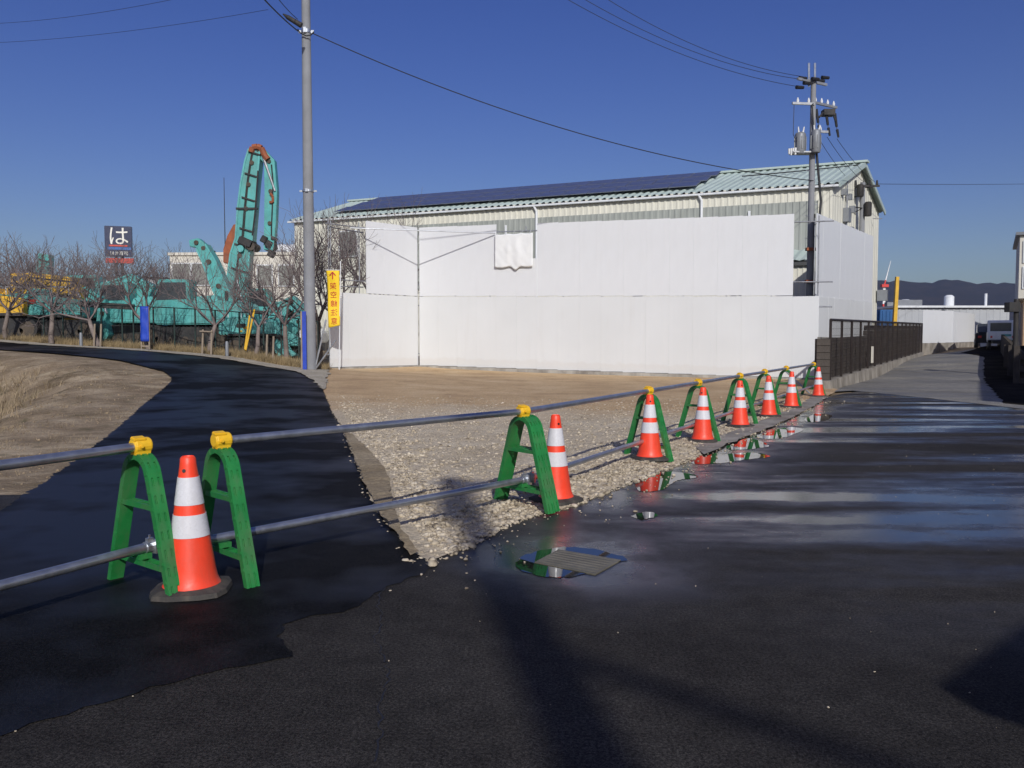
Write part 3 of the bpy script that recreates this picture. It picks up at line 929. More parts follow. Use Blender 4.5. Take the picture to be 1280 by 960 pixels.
tf, Lf, sf, wf = hoarding("white_hoarding", "long white panel hoarding facing the gravel lot, with a gap in its top row", hB + Vector((.06, -.03, 0)), hC, rows, 18, skip=[(1, 4), (1, 5), (1, 17)])
for k in (4, 5):      # shorter panels under the gap
    src = [o for o in tf.children if o.name.startswith("panel") and o.data.materials[0] is mat_white][0]
    o = src.copy(); COL.objects.link(o); o.parent = tf
    o.location = ((k + .5) * wf, 0, 3.0 + sf * (k + .5) * wf); o.scale = (1, 1, .52)
hD = atY(1019, 470, 30.9); hD.z = hC.z + .02
hE = Vector((16.9, 39.0, .15))
tr, Lr, sr, wr = hoarding("white_hoarding", "white panel hoarding receding along the lane behind the brown fence", hD, hE, [(0, 3.0), (3.0, 3.06)], 11)
# scaffold tubes carrying the panels
for t, L, slp in ((tl, Ll, sl_), (tf, Lf, sf), (tr, Lr, sr)):
    for z in (.5, 2.6, 3.5, 5.68):
        MB().tube((-.1, .07, z), (L + (.45 if t is tf else .1), .07, z + slp * L), .0243, .0243, 8).build("rail", mat_dullgalv, t, True)
    n = int(L / 1.8) + 1
    for k in range(n + 1):
        x = .05 + (L - .1) * k / n
        MB().tube((x, .12, -.1 + slp * x), (x, .12, 5.9 + slp * x), .0243, .0243, 8).build("post", mat_dullgalv, t, True)
# concrete strip under the hoarding
def strip(name, A, B, wdt, h0, label=None, front=.0, mat=mat_conc):
    d = B - A; L = math.hypot(d.x, d.y)
    mb = MB()
    mb.add([(0,-wdt+front,-.3),(0,front,-.3),(0,front,h0),(0,-wdt+front,h0)] + [(L,-wdt+front,-.3+B.z-A.z),(L,front,-.3+B.z-A.z),(L,front,h0+B.z-A.z),(L,-wdt+front,h0+B.z-A.z)],
           [(0,1,2,3),(4,7,6,5),(0,4,5,1),(1,5,6,2),(2,6,7,3),(3,7,4,0)])
    o = mb.build(name, mat); o.location = A; o.rotation_euler = (0, 0, math.atan2(d.y, d.x)); o['kind'] = 'structure'
    return o
strip("kerb_strip", WA, WB + Vector((.0, .1, 0)), .28, .045, front=.16)
strip("kerb_strip", WB, WC + Vector((.4, -.1, 0)), .32, .045, front=.16)
# corner bracing tube and the long tube at the left end
def tube_thing(name, a, b, r, mat, label, cat="pipe", group=None):
    a, b = Vector(a), Vector(b)
    o = MB().tube((0,0,0), tuple(b - a), r, r, 10).build(name, mat, None, True)
    o.location = a
    return tag(o, label, cat, group)
tube_thing("scaffold_tube", atY(438,285,33.6), atY(619,291.5,34.85), .024, mat_galv, "thin steel tube across the hoarding's inner corner, near its top")
tube_thing("scaffold_tube", atY(413,340,33.3), atY(413,276,33.3), .026, mat_dullgalv, "upright steel tube rising above the yellow banner")
tube_thing("scaffold_tube", atY(412,284,33.35), atY(454,291,34.6), .024, mat_dullgalv, "short steel tube from the upright to the top left panel")
tube_thing("scaffold_tube", atY(426,358,33.35), atY(454,359,34.6), .024, mat_dullgalv, "short steel tube just above the lower left panel")
# crumpled sheet closing the gap in the top row
Wsh, Hsh = 1.70, 1.36
vs, fs = [], []
nu, nv = 26, 22
rs = np.random.RandomState(5)
for j in range(nv + 1):
    for i in range(nu + 1):
        u, v = i / nu, j / nv
        z = -v * Hsh * (1 + .03 * math.sin(u * 9) * v + .14 * v * math.exp(-((u - .55) / .09) ** 2)) - .03 * abs(math.sin(u * 9)) * (1 - v)
        y = -.012 - .010 * abs(math.sin(u * 8 + v * 3)) - .012 * abs(math.sin(u * 13 - v * 9 + 1)) * v - .045 * math.exp(-((u - .55 - .1 * v) / .10) ** 2) * math.sin(min(v, 1) * 3.0) - .03 * math.exp(-((u - .35) / .06) ** 2 - ((v - .5) / .2) ** 2) - abs(rs.normal(0, .004))
        vs.append((u * Wsh, y, z))
for j in range(nv):
    for i in range(nu):
        a = j * (nu + 1) + i
        fs.append((a, a + 1, a + nu + 2, a + nu + 1))
mb = MB(); mb.add(vs, fs)
o = mb.build("plastic_sheet", mat_sheet, None, True)
ps = atY(618.5, 293, 34.85); o.location = ps; o.rotation_euler = (0, 0, tf.rotation_euler[2])
sm = o.modifiers.new("thick", 'SOLIDIFY'); sm.thickness = .002
for k in range(5):
    MB().path([(.12 + k * .36, -.03, -.05), (.14 + k * .36, .03, .10), (.10 + k * .36, .08, .02)], .010, 5).build("tie_cord", mat_dullgalv, o)
tag(o, "crumpled white plastic sheet hung in the gap of the hoarding's top row", "plastic sheet")

# ------------------------------------------------------------------ yellow banner
fb = atY(424, 471, 31.8)
ft = thing("banner", "tall yellow banner with red characters on a white stick, by the hoarding", "banner", (fb.x, fb.y, H(fb.x, fb.y)), 0)
s31 = 31.8 / FPX
MB().tube((0, 0, 0), (.10, 0, 4.15), .022, .018, 8).build("pole", mat_whitep, ft, True)
fz1 = (339 - 427) * -s31 + CAMZ - H(fb.x, fb.y)
MB().tube((.12, 0, fz1 + .02), (-.50, 0, fz1 + .03), .012, .012, 6).build("crossbar", mat_whitep, ft)
fw, fh = .50, 2.18
def flagfn(q):
    return Vector((q.x, q.y + .035 * math.sin(q.z * 3.1 + q.x * 4) + .02 * math.sin(q.x * 11), q.z))
vs, fs = [], []
for j in range(31):
    for i in range(9):
        u, v = i / 8, j / 30
        wv = fw - .04 * math.sin(v * 3) - .18 * max(0, v - .6) ** 1.3
        x = .06 - .03 * v * (1 - u) * 0 - wv * (1 - u) ; z = fz1 - v * fh + (.10 * (u) * max(0, v - .85) / .15)
        vs.append(tuple(flagfn(Vector((x, -.035, z)))))
for j in range(30):
    for i in range(8):
        a = j * 9 + i
        fs.append((a, a + 1, a + 10, a + 9))
mb = MB(); mb.add(vs, fs)
o = mb.build("cloth", mat_flag, ft, True)
o.modifiers.new("thick", 'SOLIDIFY').thickness = .003
for i, ch in enumerate("架空線注意"):
    text("character", ch, .27, mat_flagred, ft, (-.19 + .010 * i, -.052, fz1 - .60 - i * .335), -1.0, fn=flagfn)
mb = MB(); s = .022
mb.box((-.195, 0, -.16 + .0), (.045, .004, .26)); 
mb.box((-.195 - .055, 0, -.085), (.18, .004, .042), Matrix.Rotation(R(-48), 3, 'Y')); mb.box((-.195 + .055, 0, -.085), (.18, .004, .042), Matrix.Rotation(R(48), 3, 'Y'))
mb.v = [tuple(flagfn(Vector((x, y - .05, z + fz1 - .04)))) for x, y, z in mb.v]
mb.build("arrow", mat_flagred, ft)

# ------------------------------------------------------------------ big cream building
EZ = 8.45
b0 = atY(1041, 232, 38.0); b0.z = 0
b1 = atY(368, 277, 49.4); b1.z = 0
ld = (b0 - b1); LB = ld.length; ldn = ld.normalized()
gd = Vector((.5625, .827, 0))            # across, away from the camera
GW = 10.1
bt = thing("factory_building", "long cream clad factory building with pale green roof behind the white hoarding", "building", b1, math.atan2(ldn.y, ldn.x))
RISE = 1.75
def corr(L, z0, z1, pitch=.30, dep=.035, x0=0.0):
    vs, fs = [], []
    n = int(L / pitch)
    pr = []
    for k in range(n):
        a = x0 + k * L / n; q = L / n
        pr += [(a, 0), (a + q * .55, 0), (a + q * .65, -dep), (a + q * .90, -dep)]
    pr.append((x0 + L, 0))
    return pr
def corr_wall(mb, pr, zl, zh, y=0.0, along='x', yc=None):
    m = len(pr)
    vs = []
    for x, o in pr:
        lo = zl(x) if callable(zl) else zl; hi = zh(x) if callable(zh) else zh
        if along == 'x': vs += [(x, y + o, lo), (x, y + o, hi)]
        else: vs += [(y - o, x, lo), (y - o, x, hi)]
    mb.add(vs, [(2*i, 2*i+2, 2*i+3, 2*i+1) for i in range(m - 1)])
mb = MB()
corr_wall(mb, corr(LB, 0, 0), -.2, EZ - .02)
mb.add([(0,GW,-.2),(LB,GW,-.2),(LB,GW,EZ),(0,GW,EZ)], [(0,1,2,3)])
mb.build("wall", mat_cream, bt)
for xx, sgn in ((LB, 1), (0.0, -1)):
    mb = MB()
    pr = corr(GW, 0, 0, .45, .02)
    corr_wall(mb, [(a, b * sgn) for a, b in pr], -.2, lambda y: EZ + RISE * (1 - abs(y - GW / 2) / (GW / 2)) - .05, xx, 'y')
    mb.build("gable_wall", mat_cream, bt)
# grey green cladding band high on the long wall
mb = MB()
corr_wall(mb, [(a, b - .045) for a, b in corr(LB * .965 - 3.2, 0, 0, .30, .03, 3.2 + 4)][:], 4.2, EZ - .72)
mb.v = [(min(x, LB - .6), y, z) for x, y, z in mb.v]
mb.build("cladding_band", mat_grey_band, bt)
# roof sheets with ribs
OH = .14
for side in (0, 1):
    mb = MB()
    n = int((LB + .8) / .36)
    y0, y1 = (-OH, GW / 2) if side == 0 else (GW + .12, GW / 2)
    ze = EZ - OH * RISE / (GW / 2)
    zr = EZ + RISE
    pr = []
    for k in range(n):
        a = -.4 + k * (LB + .7) / n; q = (LB + .7) / n
        pr += [(a, 0.0), (a + q * .45, 0.0), (a + q * .60, .06), (a + q * .85, .06)]
    pr.append((LB + .3, 0.0))
    m = len(pr)
    vs = []
    for x, o in pr: vs += [(x, y0, ze + .03 + o), (x, y1, zr + .03 + o)]
    mb.add(vs, [(2*i, 2*i+2, 2*i+3, 2*i+1) for i in range(m - 1)])
    mb.build("roof", mat_roof, bt)
mb = MB()
mb.add([(-.28,-OH+.02,EZ-.10),(LB+.28,-OH+.02,EZ-.10),(LB+.38,0,EZ-.02),(-.38,0,EZ-.02)], [(0,1,2,3)])
mb.box((LB/2, -OH + .03, EZ - .07), (LB + .56, .02, .08))
mb.build("soffit", mat_shade, bt)
mb = MB()
for k in range(int(LB / .36)):
    mb.box((k * .36 + .1, -OH + .0, EZ - .02), (.12, .06, .05))
MB2 = mb.build("roof_ends", mat_cream, bt, kind='stuff')
mb = MB(); mb.box((LB / 2, GW / 2, EZ + RISE + .10), (LB + .9, .5, .10)); mb.build("ridge_cap", mat_roof, bt)
# gutter + verge trims on the near gable
sl2 = math.atan2(RISE, GW / 2); ln2 = math.hypot(RISE + .1, GW / 2 + OH)
for sg in (0, 1):
    mb = MB(); yc = (-OH + GW / 2) / 2 if sg == 0 else (GW + GW / 2) / 2
    mb.box((LB + .32, yc, EZ + (RISE - .14) / 2 + .02), (.06, ln2, .22), Matrix.Rotation(sl2 if sg == 0 else -sl2, 3, 'X'))
    mb.build("verge_trim", mat_roof, bt)
mb = MB(); mb.box((LB / 2, -OH - .06, EZ - .12), (LB + .6, .10, .10)); mb.build("gutter", mat_whitep, bt, False, .02)
def along(px):
    """distance along the long wall seen at picture column px"""
    k = (px - 640) / FPX
    return (k * b1.y - b1.x) / (ldn.x - k * ldn.y)
for px in (672, 876):
    x = along(px); mb = MB().path([(x - .12, -.2, EZ - .12), (x, -.12, EZ - .4), (x, -.12, .1)], .06, 8); mb.build("downpipe", mat_whitep, bt, True)
for px in (535, 634, 935):
    x = along(px); MB().box((x, -.12, EZ - 1.5), (.10, .06, .95)).build("cladding_strip", mat_whitep, bt)
xw = along(438)
f = MB().box((xw, -.07, 6.9), (1.25, .08, 1.5)).build("window", mat_whitep, bt); MB().box((xw, -.12, 6.9), (1.1, .03, 1.36)).build("pane", mat_dullglass, f)
# green lean-to roof seen through the gap, with its own wall
x = along(1003)
mb = MB(); vs = []
for k in range(40):
    o = .05 if k % 2 else 0
    vs += [(x - 7 + k * .2, -1.5, 4.9 + o), (x - 7 + k * .2, -.05, 5.5 + o)]
mb.add(vs, [(2*i, 2*i+2, 2*i+3, 2*i+1) for i in range(39)]); mb.build("lean_to_roof", mat_roof, bt)
mb = MB(); corr_wall(mb, corr(7.6, 0, 0, .22, .03, x - 7), 0, 4.75, -1.3); mb.build("lean_to_wall", mat_cream, bt)
MB().box((x - 3.2, -1.42, 4.77), (7.6, .14, .16)).build("lean_to_fascia", mat_shade, bt)
# gable details
for y, z, s in ((2.2, 7.3, .5), (3.0, 6.6, .35), (1.6, 8.3, .22), (2.5, 8.2, .22), (3.2, 7.7, .25)):
    MB().box((LB + .14, y, z), (.25, s, s * 1.3)).build("meter_box", mat_trans, bt)
MB().path([(LB + .12, 2.2, 5.2), (LB + .12, 2.2, 9.0)], .04, 6).build("conduit", mat_dullgalv, bt)
MB().tube((LB + .1, GW - 2, EZ - .6), (LB + .55, GW - 2, EZ - .62), .025, .025, 6).build("bracket", mat_dullgalv, bt)
MB().box((LB + .32, GW - .2, EZ - 4.6), (.5, .3, .6)).build("lamp_hood", mat_trans, bt)
SHK = .21
def shear(o):
    for ch in o.children:
        if ch.type == 'MESH':
            for v in ch.data.vertices:
                v.co.x += v.co.y * SHK; v.co.y *= .978
        shear(ch)
shear(bt)
# solar panels
sp = thing("solar_array", "blue black solar panel array lying along the factory roof", "solar panels", b1, bt.rotation_euler[2])
xa, xb = 2.1, along(887) - 1.1
nc = int((xb - xa) / 1.32); rowsn = 3
cw = (xb - xa) / nc
ylo, yhi = .62, GW / 2 - .35
rh = (yhi - ylo) / rowsn
rotx = Matrix.Rotation(sl2, 3, 'X')
first = None
for r in range(rowsn):
    for k in range(nc):
        yy = ylo + (r + .5) * rh
        lcl = (xa + (k + .5) * cw + yy * SHK, yy * .978, EZ + yy * RISE / (GW / 2) + .24)
        if first is None:
            mb = MB().box((0, 0, 0), (cw - .03, rh / math.cos(sl2) - .03, .035)); first = mb.build("solar_panel", mat_solar_fr, sp)
            mb = MB()
            for a in range(2):
                for b in range(2):
                    mb.box(((a - .5) * (cw - .1) / 2, (b - .5) * (rh - .08) / 2, .019), ((cw - .12) / 2 - .01, (rh - .08) / 2 - .012, .006))
            cell = mb.build("cell", mat_solar, first)
            o = first
        else:
            o = first.copy(); COL.objects.link(o); o.parent = sp
            c = cell.copy(); COL.objects.link(c); c.parent = o
        o.location = lcl; o.rotation_euler = (sl2, 0, 0)

# ------------------------------------------------------------------ utility poles
def insulator(mb, p, s=1.0):
    p = Vector(p)
    mb.tube(p, p + Vector((0, 0, .10 * s)), .05 * s, .06 * s, 8); mb.tube(p + Vector((0, 0, .10 * s)), p + Vector((0, 0, .2 * s)), .045 * s, .02 * s, 8)
# tall pole at the left
pp = atY(388, 462, 28.0)
lp = thing("utility_pole", "tall plain concrete utility pole beside the black path", "utility pole", (pp.x, pp.y, H(pp.x, pp.y)))
MB().tube((0, 0, -.2), (0, 0, 13.5), .20, .135, 20).build("shaft", mat_pole, lp, True)
def band(z, r, par, h=.07):
    mb = MB().lathe([(r, z), (r + .012, z), (r + .012, z + h), (r, z + h)], 20); mb.box((0, -r - .03, z + h / 2), (.09, .05, h * 1.4)); mb.box((r + .05, 0, z + h / 2), (.10, .03, h * .8)); mb.box((-r - .05, 0, z + h / 2), (.10, .03, h * .8))
    return mb.build("band", mat_galv, par)
band(5.95, .186, lp)
zc = atY(391, 42, 28).z - lp.location.z
band(zc, .155, lp, .12)
mb = MB()
mb.path([(-.25, -.1, zc + .10), (-.15, -.22, zc - .05), (.05, -.24, zc - .16), (.2, -.2, zc - .12), (.28, -.1, zc + .02)], .02, 6); mb.build("cable_loop", mat_black, lp)
mb = MB(); mb.tube((.15, -.02, .0), (.9, -.15, 1.0), .03, .03, 8); mb.tube((.15, -.02, 0), (.55, .0, 1.7), .03, .03, 8); mb.build("stay_guard", mat_dullgalv, lp)
# blue sleeve board tied to the foot of the pole
bb = atY(381, 459, 27.6)
bt2 = thing("blue_board", "narrow blue board strapped beside the foot of the tall concrete pole", "board", (bb.x, bb.y, H(bb.x, bb.y)))
MB().box((.0, 0, .98), (.13, .03, 1.95)).build("board", mat_blue, bt2)
MB().box((-.10, .02, .98), (.05, .04, 1.95)).build("post", mat_wood, bt2)

# transformer pole behind the hoarding's right-hand gap
rp = atY(1012, 372, 31.6)
rpz = H(rp.x, rp.y)
tpole = thing("utility_pole", "transformer pole standing in the gap at the hoarding's right-hand end", "utility pole", (rp.x, rp.y, rpz))
TP = lambda px, py: atY(px, py, 31.6) - Vector((rp.x, rp.y, rpz))
ztop = TP(1020, 100).z
MB().tube((0, 0, 0), (0.0, 0, ztop), .145, .095, 16).build("shaft", mat_pole, tpole, True)
for px in (1018.5, 1026):
    a = TP(px, 108); b = TP(px, 79)
    MB().tube((a.x - .22, .0, a.z), (b.x - .22, .0, b.z), .045, .045, 8).build("top_pin", mat_galv, tpole, True)
def arm(z, x0, x1, y0, y1, n, nm="crossarm"):
    mb = MB(); a, b = Vector((x0, y0, z)), Vector((x1, y1, z)); d = b - a
    mb.box((a + b) / 2, (d.length, .085, .085), Matrix.Rotation(math.atan2(d.y, d.x), 3, 'Z'))
    o = mb.build(nm, mat_dullgalv, tpole)
    for k in range(n):
        mb = MB(); insulator(mb, a.lerp(b, (k + .5) / n) + Vector((0, 0, .04)), .9); mb.build("insulator", mat_ceramic, o)
    return o
z1 = TP(1020, 103).z; z2 = TP(1040, 128).z; z3 = TP(1000, 131).z; z4 = TP(1040, 164).z
arm(z1, -.75, .6, -.45, .30, 0)
arm(z2, -.05, 1.15, -.05, .7, 4)
arm(z3, -.85, .0, -.2, -.1, 2)
arm(z4, .0, .62, .0, .12, 1)
for x, y, z in ((-.5, -.3, z1 + .05), (-.3, -.2, z1 - .1), (.35, .2, z1 + .1), (.55, .28, z1 + .25), (.0, -.2, z1 + .05), (-.62, -.35, z1 - .3)):
    MB().tube((x - .16, y - .06, z), (x + .14, y + .05, z + .02), .075, .06, 8).build("dead_end_insulator", mat_black, tpole)
o = MB(); o.box((.72, .40, z2 - .28), (.42, .35, .22)); o.tube((.5, .3, z2 - .3), (.3, .2, z2 - .5), .04, .04, 6); o.tube((.95, .5, z2 - .3), (1.05, .5, z2 - .55), .04, .04, 6); o.build("switch", mat_dark, tpole)
for x, y in ((.12, .0), (.62, .35), (1.05, .6)):
    MB().tube((x, y, z2 - .25), (x + .08, y, z2 - .75), .06, .05, 8).tube((x + .1, y, z2 - .85), (x + .16, y, z2 - 1.15), .055, .04, 8).tube((x + .08, y, z2 - .7), (x + .1, y, z2 - .9), .015, .015, 5).build("cutout", mat_black, tpole)
zt = TP(1008, 180).z
for (x, y, r, h) in ((-.50, -.12, .20, .78), (.02, -.30, .17, .82)):
    mb = MB(); mb.lathe([(r * .9, 0), (r, .04), (r, h * .93), (r * .85, h), (r * .3, h + .05)], 18, None, (x, y, zt - h / 2 + (.02 if x > -.3 else -.02)))
    for k in range(8):
        a = k * math.pi / 4
        mb.box((x + (r + .015) * math.cos(a), y + (r + .015) * math.sin(a), zt), (.03, .03, h * .6), Matrix.Rotation(a, 3, 'Z'))
    o = mb.build("transformer", mat_trans, tpole, True)
    mb = MB()
    for a in (-.08, .08): mb.tube((x + a, y - .05, zt + h / 2), (x + a * 1.4, y - .08, zt + h / 2 + .2), .035, .02, 6)
    mb.build("bushing", mat_ceramic, o)
mb = MB(); mb.box((-.35, -.05, zt - .35), (.9, .5, .05)); mb.build("platform", mat_dullgalv, tpole)
for k in range(4): MB().tube((-.72 - .06 * k, -.25 + .05 * k, zt - .45 + .05 * (k % 2)), (-.72 - .06 * k, -.25 + .05 * k, zt - .2), .035, .05, 6).build("fuse", mat_ceramic, tpole)
MB().path([(-.02, -.17, zt + .5), (-.10, -.17, zt + 1.4), (-.05, -.15, z3)], .025, 6).build("lead", mat_black, tpole)
MB().path([(-.78, -.2, z3), (-.80, -.22, zt + .3), (-.65, -.2, zt)], .012, 5).build("lead", mat_black, tpole)
MB().path([(.12, -.05, z4 - .6), (.35, -.03, z4 - 2.6), (.28, -.05, z4 - 3.6)], .045, 6).build("cable_bundle", mat_black, tpole)
for k in range(12):
    s = -1 if k % 2 else 1
    z = 3.2 + k * .42
    MB().tube((0, 0, z), (.24 * s, -.05, z), .012, .012, 5).build("step_bolt", mat_galv, tpole)
for y_ in (312, 352): MB().box((0, -.12, TP(1012, y_).z), (.42, .2, .11)).build("tie_clamp", mat_rust, tpole)
MB().tube((.12, -.10, 2.5), (.10, -.10, TP(1012, 268).z), .03, .03, 6).build("ground_conduit", mat_dark, tpole)
# service pole before the gable
sp_ = atY(1077, 300, 41.5)
s2 = thing("utility_pole", "shorter service pole with crossarm in front of the building's gable end", "utility pole", (sp_.x, sp_.y, H(sp_.x, sp_.y)))
SP = lambda px, py: atY(px, py, 41.5) - Vector((sp_.x, sp_.y, H(sp_.x, sp_.y)))
MB().tube((0, 0, 0), (0, 0, SP(1077, 228).z), .17, .12, 14).build("shaft", mat_pole, s2, True)
za = SP(1077, 233).z
mb = MB(); mb.box((-.1, -.12, za), (1.75, .09, .09)); mb.box((-.2, .12, za), (1.5, .09, .09)); mb.build("crossarm", mat_dark, s2)
for x in (-.8, -.4, .3, .65): MB().tube((x, -.12, za + .05), (x, -.12, za + .28), .07, .04, 8).build("insulator", mat_dark, s2)
for x, z, h in ((-.22, za - .55, .6), (.18, za - 1.5, .7)):
    MB().lathe([(.15, 0), (.17, .05), (.17, h - .05), (.12, h)], 12, None, (x, -.25, z)).build("transformer", mat_dark, s2, True)
mb = MB(); mb.path([(-.75, -.1, za - .2), (-.7, -.15, za - 1.0), (-.1, -.2, za - 1.1)], .03, 6); mb.path([(-1.1, 0, za - .6), (-.2, -.1, za - .5)], .025, 6); mb.path([(-1.2, 0, za - 1.1), (-.6, -.1, za - 1.4), (.1, -.1, za - 1.0)], .025, 6)
mb.build("lead", mat_black, s2)

def cable(a, b, sag, r, label, n=24, group="overhead cables"):
    a, b = Vector(a), Vector(b)
    ps = []
    for k in range(n + 1):
        t = k / n
        q = a.lerp(b, t); q.z -= sag * 4 * t * (1 - t)
        ps.append(q - a)
    o = MB().path(ps, r, 5).build("overhead_cable", mat_black)
    o.location = a
    return tag(o, label, "cable", group)
pw = Vector((lp.location.x, lp.location.y, lp.location.z))
cable(pw + Vector((.22, -.1, zc - .02)), atY(1017, 226, 31.5), .75, .017, "black cable sagging from the tall concrete pole across to the transformer pole")
c1 = atY(322, -10, 23.5)
cable(pw + Vector((-.25, -.1, zc + .05)), c1, .05, .022, "thick black cable running up left from the tall concrete pole")
cable(atY(372, 24, 27.2), c1 + Vector((.25, -.2, .25)), .08, .012, "thin black cable above the closure, left of the tall concrete pole")
cl = atY(368, 27, 27.0)
o = MB().tube((-.20, 0, .13), (.22, 0, -.12), .075, .09, 10); o.tube((-.36, 0, .24), (-.20, 0, .13), .02, .075, 10)
o = o.build("cable_closure", mat_dark, None, True); o.location = cl; tag(o, "dark cable closure hanging beside the tall concrete pole's top", "cable closure")
T0 = Vector((rp.x, rp.y, rpz))
for k, (px, off, what) in enumerate(((690, (-.62, -.38, z1 - .28), "lowest"), (712, (-.68, -.4, z1 + .0), "middle"), (742, (-.5, -.3, z1 + .12), "topmost"))):
    cable(T0 + Vector(off), atY(px, -12, 27 + k * .4), .45, .010, what + " of the three wires rising left from the transformer pole")
cable(T0 + Vector((.18, .05, z2 - 1.2)), Vector(s2.location) + Vector((-.6, -.1, za + .2)), .15, .010, "left wire slanting down from transformer pole to service pole")
cable(T0 + Vector((.68, .35, z2 - 1.2)), Vector(s2.location) + Vector((.0, -.1, za + .2)), .15, .010, "middle wire slanting down from transformer pole to service pole")
cable(T0 + Vector((1.15, .6, z2 - 1.2)), Vector(s2.location) + Vector((.55, -.1, za + .2)), .15, .010, "right wire slanting down from transformer pole to service pole")
cable(Vector(s2.location) + Vector((.7, -.1, za + .1)), atY(1330, 229, 62), .05, .012, "faint wire running level to the right from the service pole")
cable(atY(-20, 54, 40), atY(335, 12, 30), .2, .008, "faint upper wire crossing the sky at the top left")
cable(atY(-20, 30, 40), atY(250, -8, 30), .2, .008, "faint higher wire in the top left corner of the sky")
# wire over the roof to the gable
cable(b1 + ldn * along(905) + gd * 2.2 + Vector((0, 0, 9.5)), b1 + ldn * (LB + .2) + gd * 4.4 + Vector((0, 0, 10.05)), .02, .03, "black cable lying across the pale green roof to the gable")

# ------------------------------------------------------------------ brown mesh fence, block wall and kerb along the lane
fN = atY(1037, 475, 24.0); fF = atY(1152, 440, 51.0)
fd = fF - fN; FL = math.hypot(fd.x, fd.y); fan = math.atan2(fd.y, fd.x); fs_ = fd.z / FL
FH = 1.74
fe = thing("mesh_fence", "brown steel mesh fence on a concrete footing along the lane", "fence", fN, fan)
npst = 16
for k in range(npst + 1):
    x = FL * k / npst
    MB().box((x, 0, FH / 2 + fs_ * x), (.07, .07, FH)).build("post", mat_brownf, fe)
mb = MB()
for k in range(npst):
    x0, x1 = FL * k / npst, FL * (k + 1) / npst
    mb.tube((x0, 0, FH + fs_ * x0), (x1, 0, FH + fs_ * x1), .04, .04, 8)
mb.build("top_rail", mat_brownf, fe)
mb = MB()
z = .08
while z < FH - .02:
    mb.tube((0, 0, z), (FL, 0, z + FL * fs_), .0055, .0055, 4, False); z += .20
x = 0
while x < FL:
    mb.tube((x, 0, .03 + fs_ * x), (x, 0, FH + fs_ * x), .0045, .0045, 4, False); x += .11
mb.build("wire_mesh", mat_brownf, fe, kind='stuff')
# kerb under it
mb = MB()
for k in range(14):
    x0, x1 = -.5 + (FL + .5) * k / 14, -.5 + (FL + .5) * (k + 1) / 14 - .012
    q0, q1 = fs_ * x0, fs_ * x1
    mb.add([(x0,-.17,-.75+q0),(x0,.2,-.75+q0),(x0,.2,.0+q0),(x0,-.10,.0+q0),(x1,-.17,-.75+q1),(x1,.2,-.75+q1),(x1,.2,.0+q1),(x1,-.10,.0+q1)],
           [(0,1,2,3),(4,7,6,5),(0,4,5,1),(1,5,6,2),(2,6,7,3),(3,7,4,0)])
o = mb.build("kerb_wall", mat_kerb, None, False, .012); o.location = fN; o.rotation_euler = (0, 0, fan); o['kind'] = 'structure'
# dark block wall behind the mesh
bw = thing("block_wall", "dark weathered concrete block wall close behind the brown mesh fence", "wall", fN, fan)
bl, bh = .40, .20
blk = MB().box((0, 0, 0), (bl - .012, .14, bh - .012)).build("block", mat_block, bw)
used = False
rg = random.Random(2)
for r in range(6):
    for c in range(22):
        x = (c + (.5 if r % 2 else 0)) * bl + .1
        o = blk if not used else blk.copy()
        if used: COL.objects.link(o); o.parent = bw
        used = True
        o.location = (x, .26 + rg.uniform(-.006, .006), r * bh + .1 + fs_ * x)
for r in range(6):      # the short return beside the hoarding
    for c in range(1):
        o = blk.copy(); COL.objects.link(o); o.parent = bw
        o.location = (-.10, .19, r * bh + .10); o.rotation_euler = (0, 0, R(-60))
mb = MB(); mb.box((-.06, .225, .6), (.38, .05, 1.16), Matrix.Rotation(R(-60), 3, 'Z')); mb.build("return_backing", mat_block, bw)
mb = MB(); mb.box((4.5, .335, .6 + fs_ * 4.5), (9.2, .02, 1.16)); mb.build("mortar", mat_conc, bw)
mb = MB()
for r in range(8):
    for c in range(int((FL - 9) / bl)):
        x = 9.1 + (c + (.5 if r % 2 else 0)) * bl
        mb.box((x, .26 + rg.uniform(-.006, .006), r * bh + .1 + fs_ * x), (bl - .012, .14, bh - .012))
mb.build("far_blocks", mat_block, bw, kind='stuff')
o = MB().box((0, 0, .0), (.30, .05, .62)).build("notice_board", mat_creamfar)
o.location = fN + Vector((math.cos(fan), math.sin(fan), 0)) * 8.6 + Vector((.02, -.09, .62)); o.rotation_euler = (0, 0, fan)
tag(o, "small pale weathered board fixed low on the brown mesh fence", "board")
# cover plates on top of the return wall
# ------------------------------------------------------------------ end of the lane
q0 = atY(1153, 429, 52.5); q1 = atY(1191, 428, 55.5); q2 = atY(1218, 427, 61)
t1, L1, s1, w1 = hoarding("white_hoarding", "lower white panel hoarding closing the far end of the lane", q0, q1, [(0.0, 2.1)], 4)
t3, L3, s3, w3 = hoarding("white_hoarding", "far white panel hoarding turning away right at the lane's end", q1 + Vector((.05, .02, 0)), q2, [(0.0, 2.05)], 8)
strip("retaining_wall", q0 + Vector((-.3, -.1, 0)), q1, .3, -.01, mat=mat_kerb, front=.2).data
strip("retaining_wall", q1, q2 + Vector((1.0, 1.2, 0)), .3, -.01, mat=mat_kerb, front=.2)
for o in [o for o in bpy.data.objects if o.name.startswith("retaining_wall")]:
    for v in o.data.vertices:
        if v.co.z < -.2: v.co.z -= 1.0
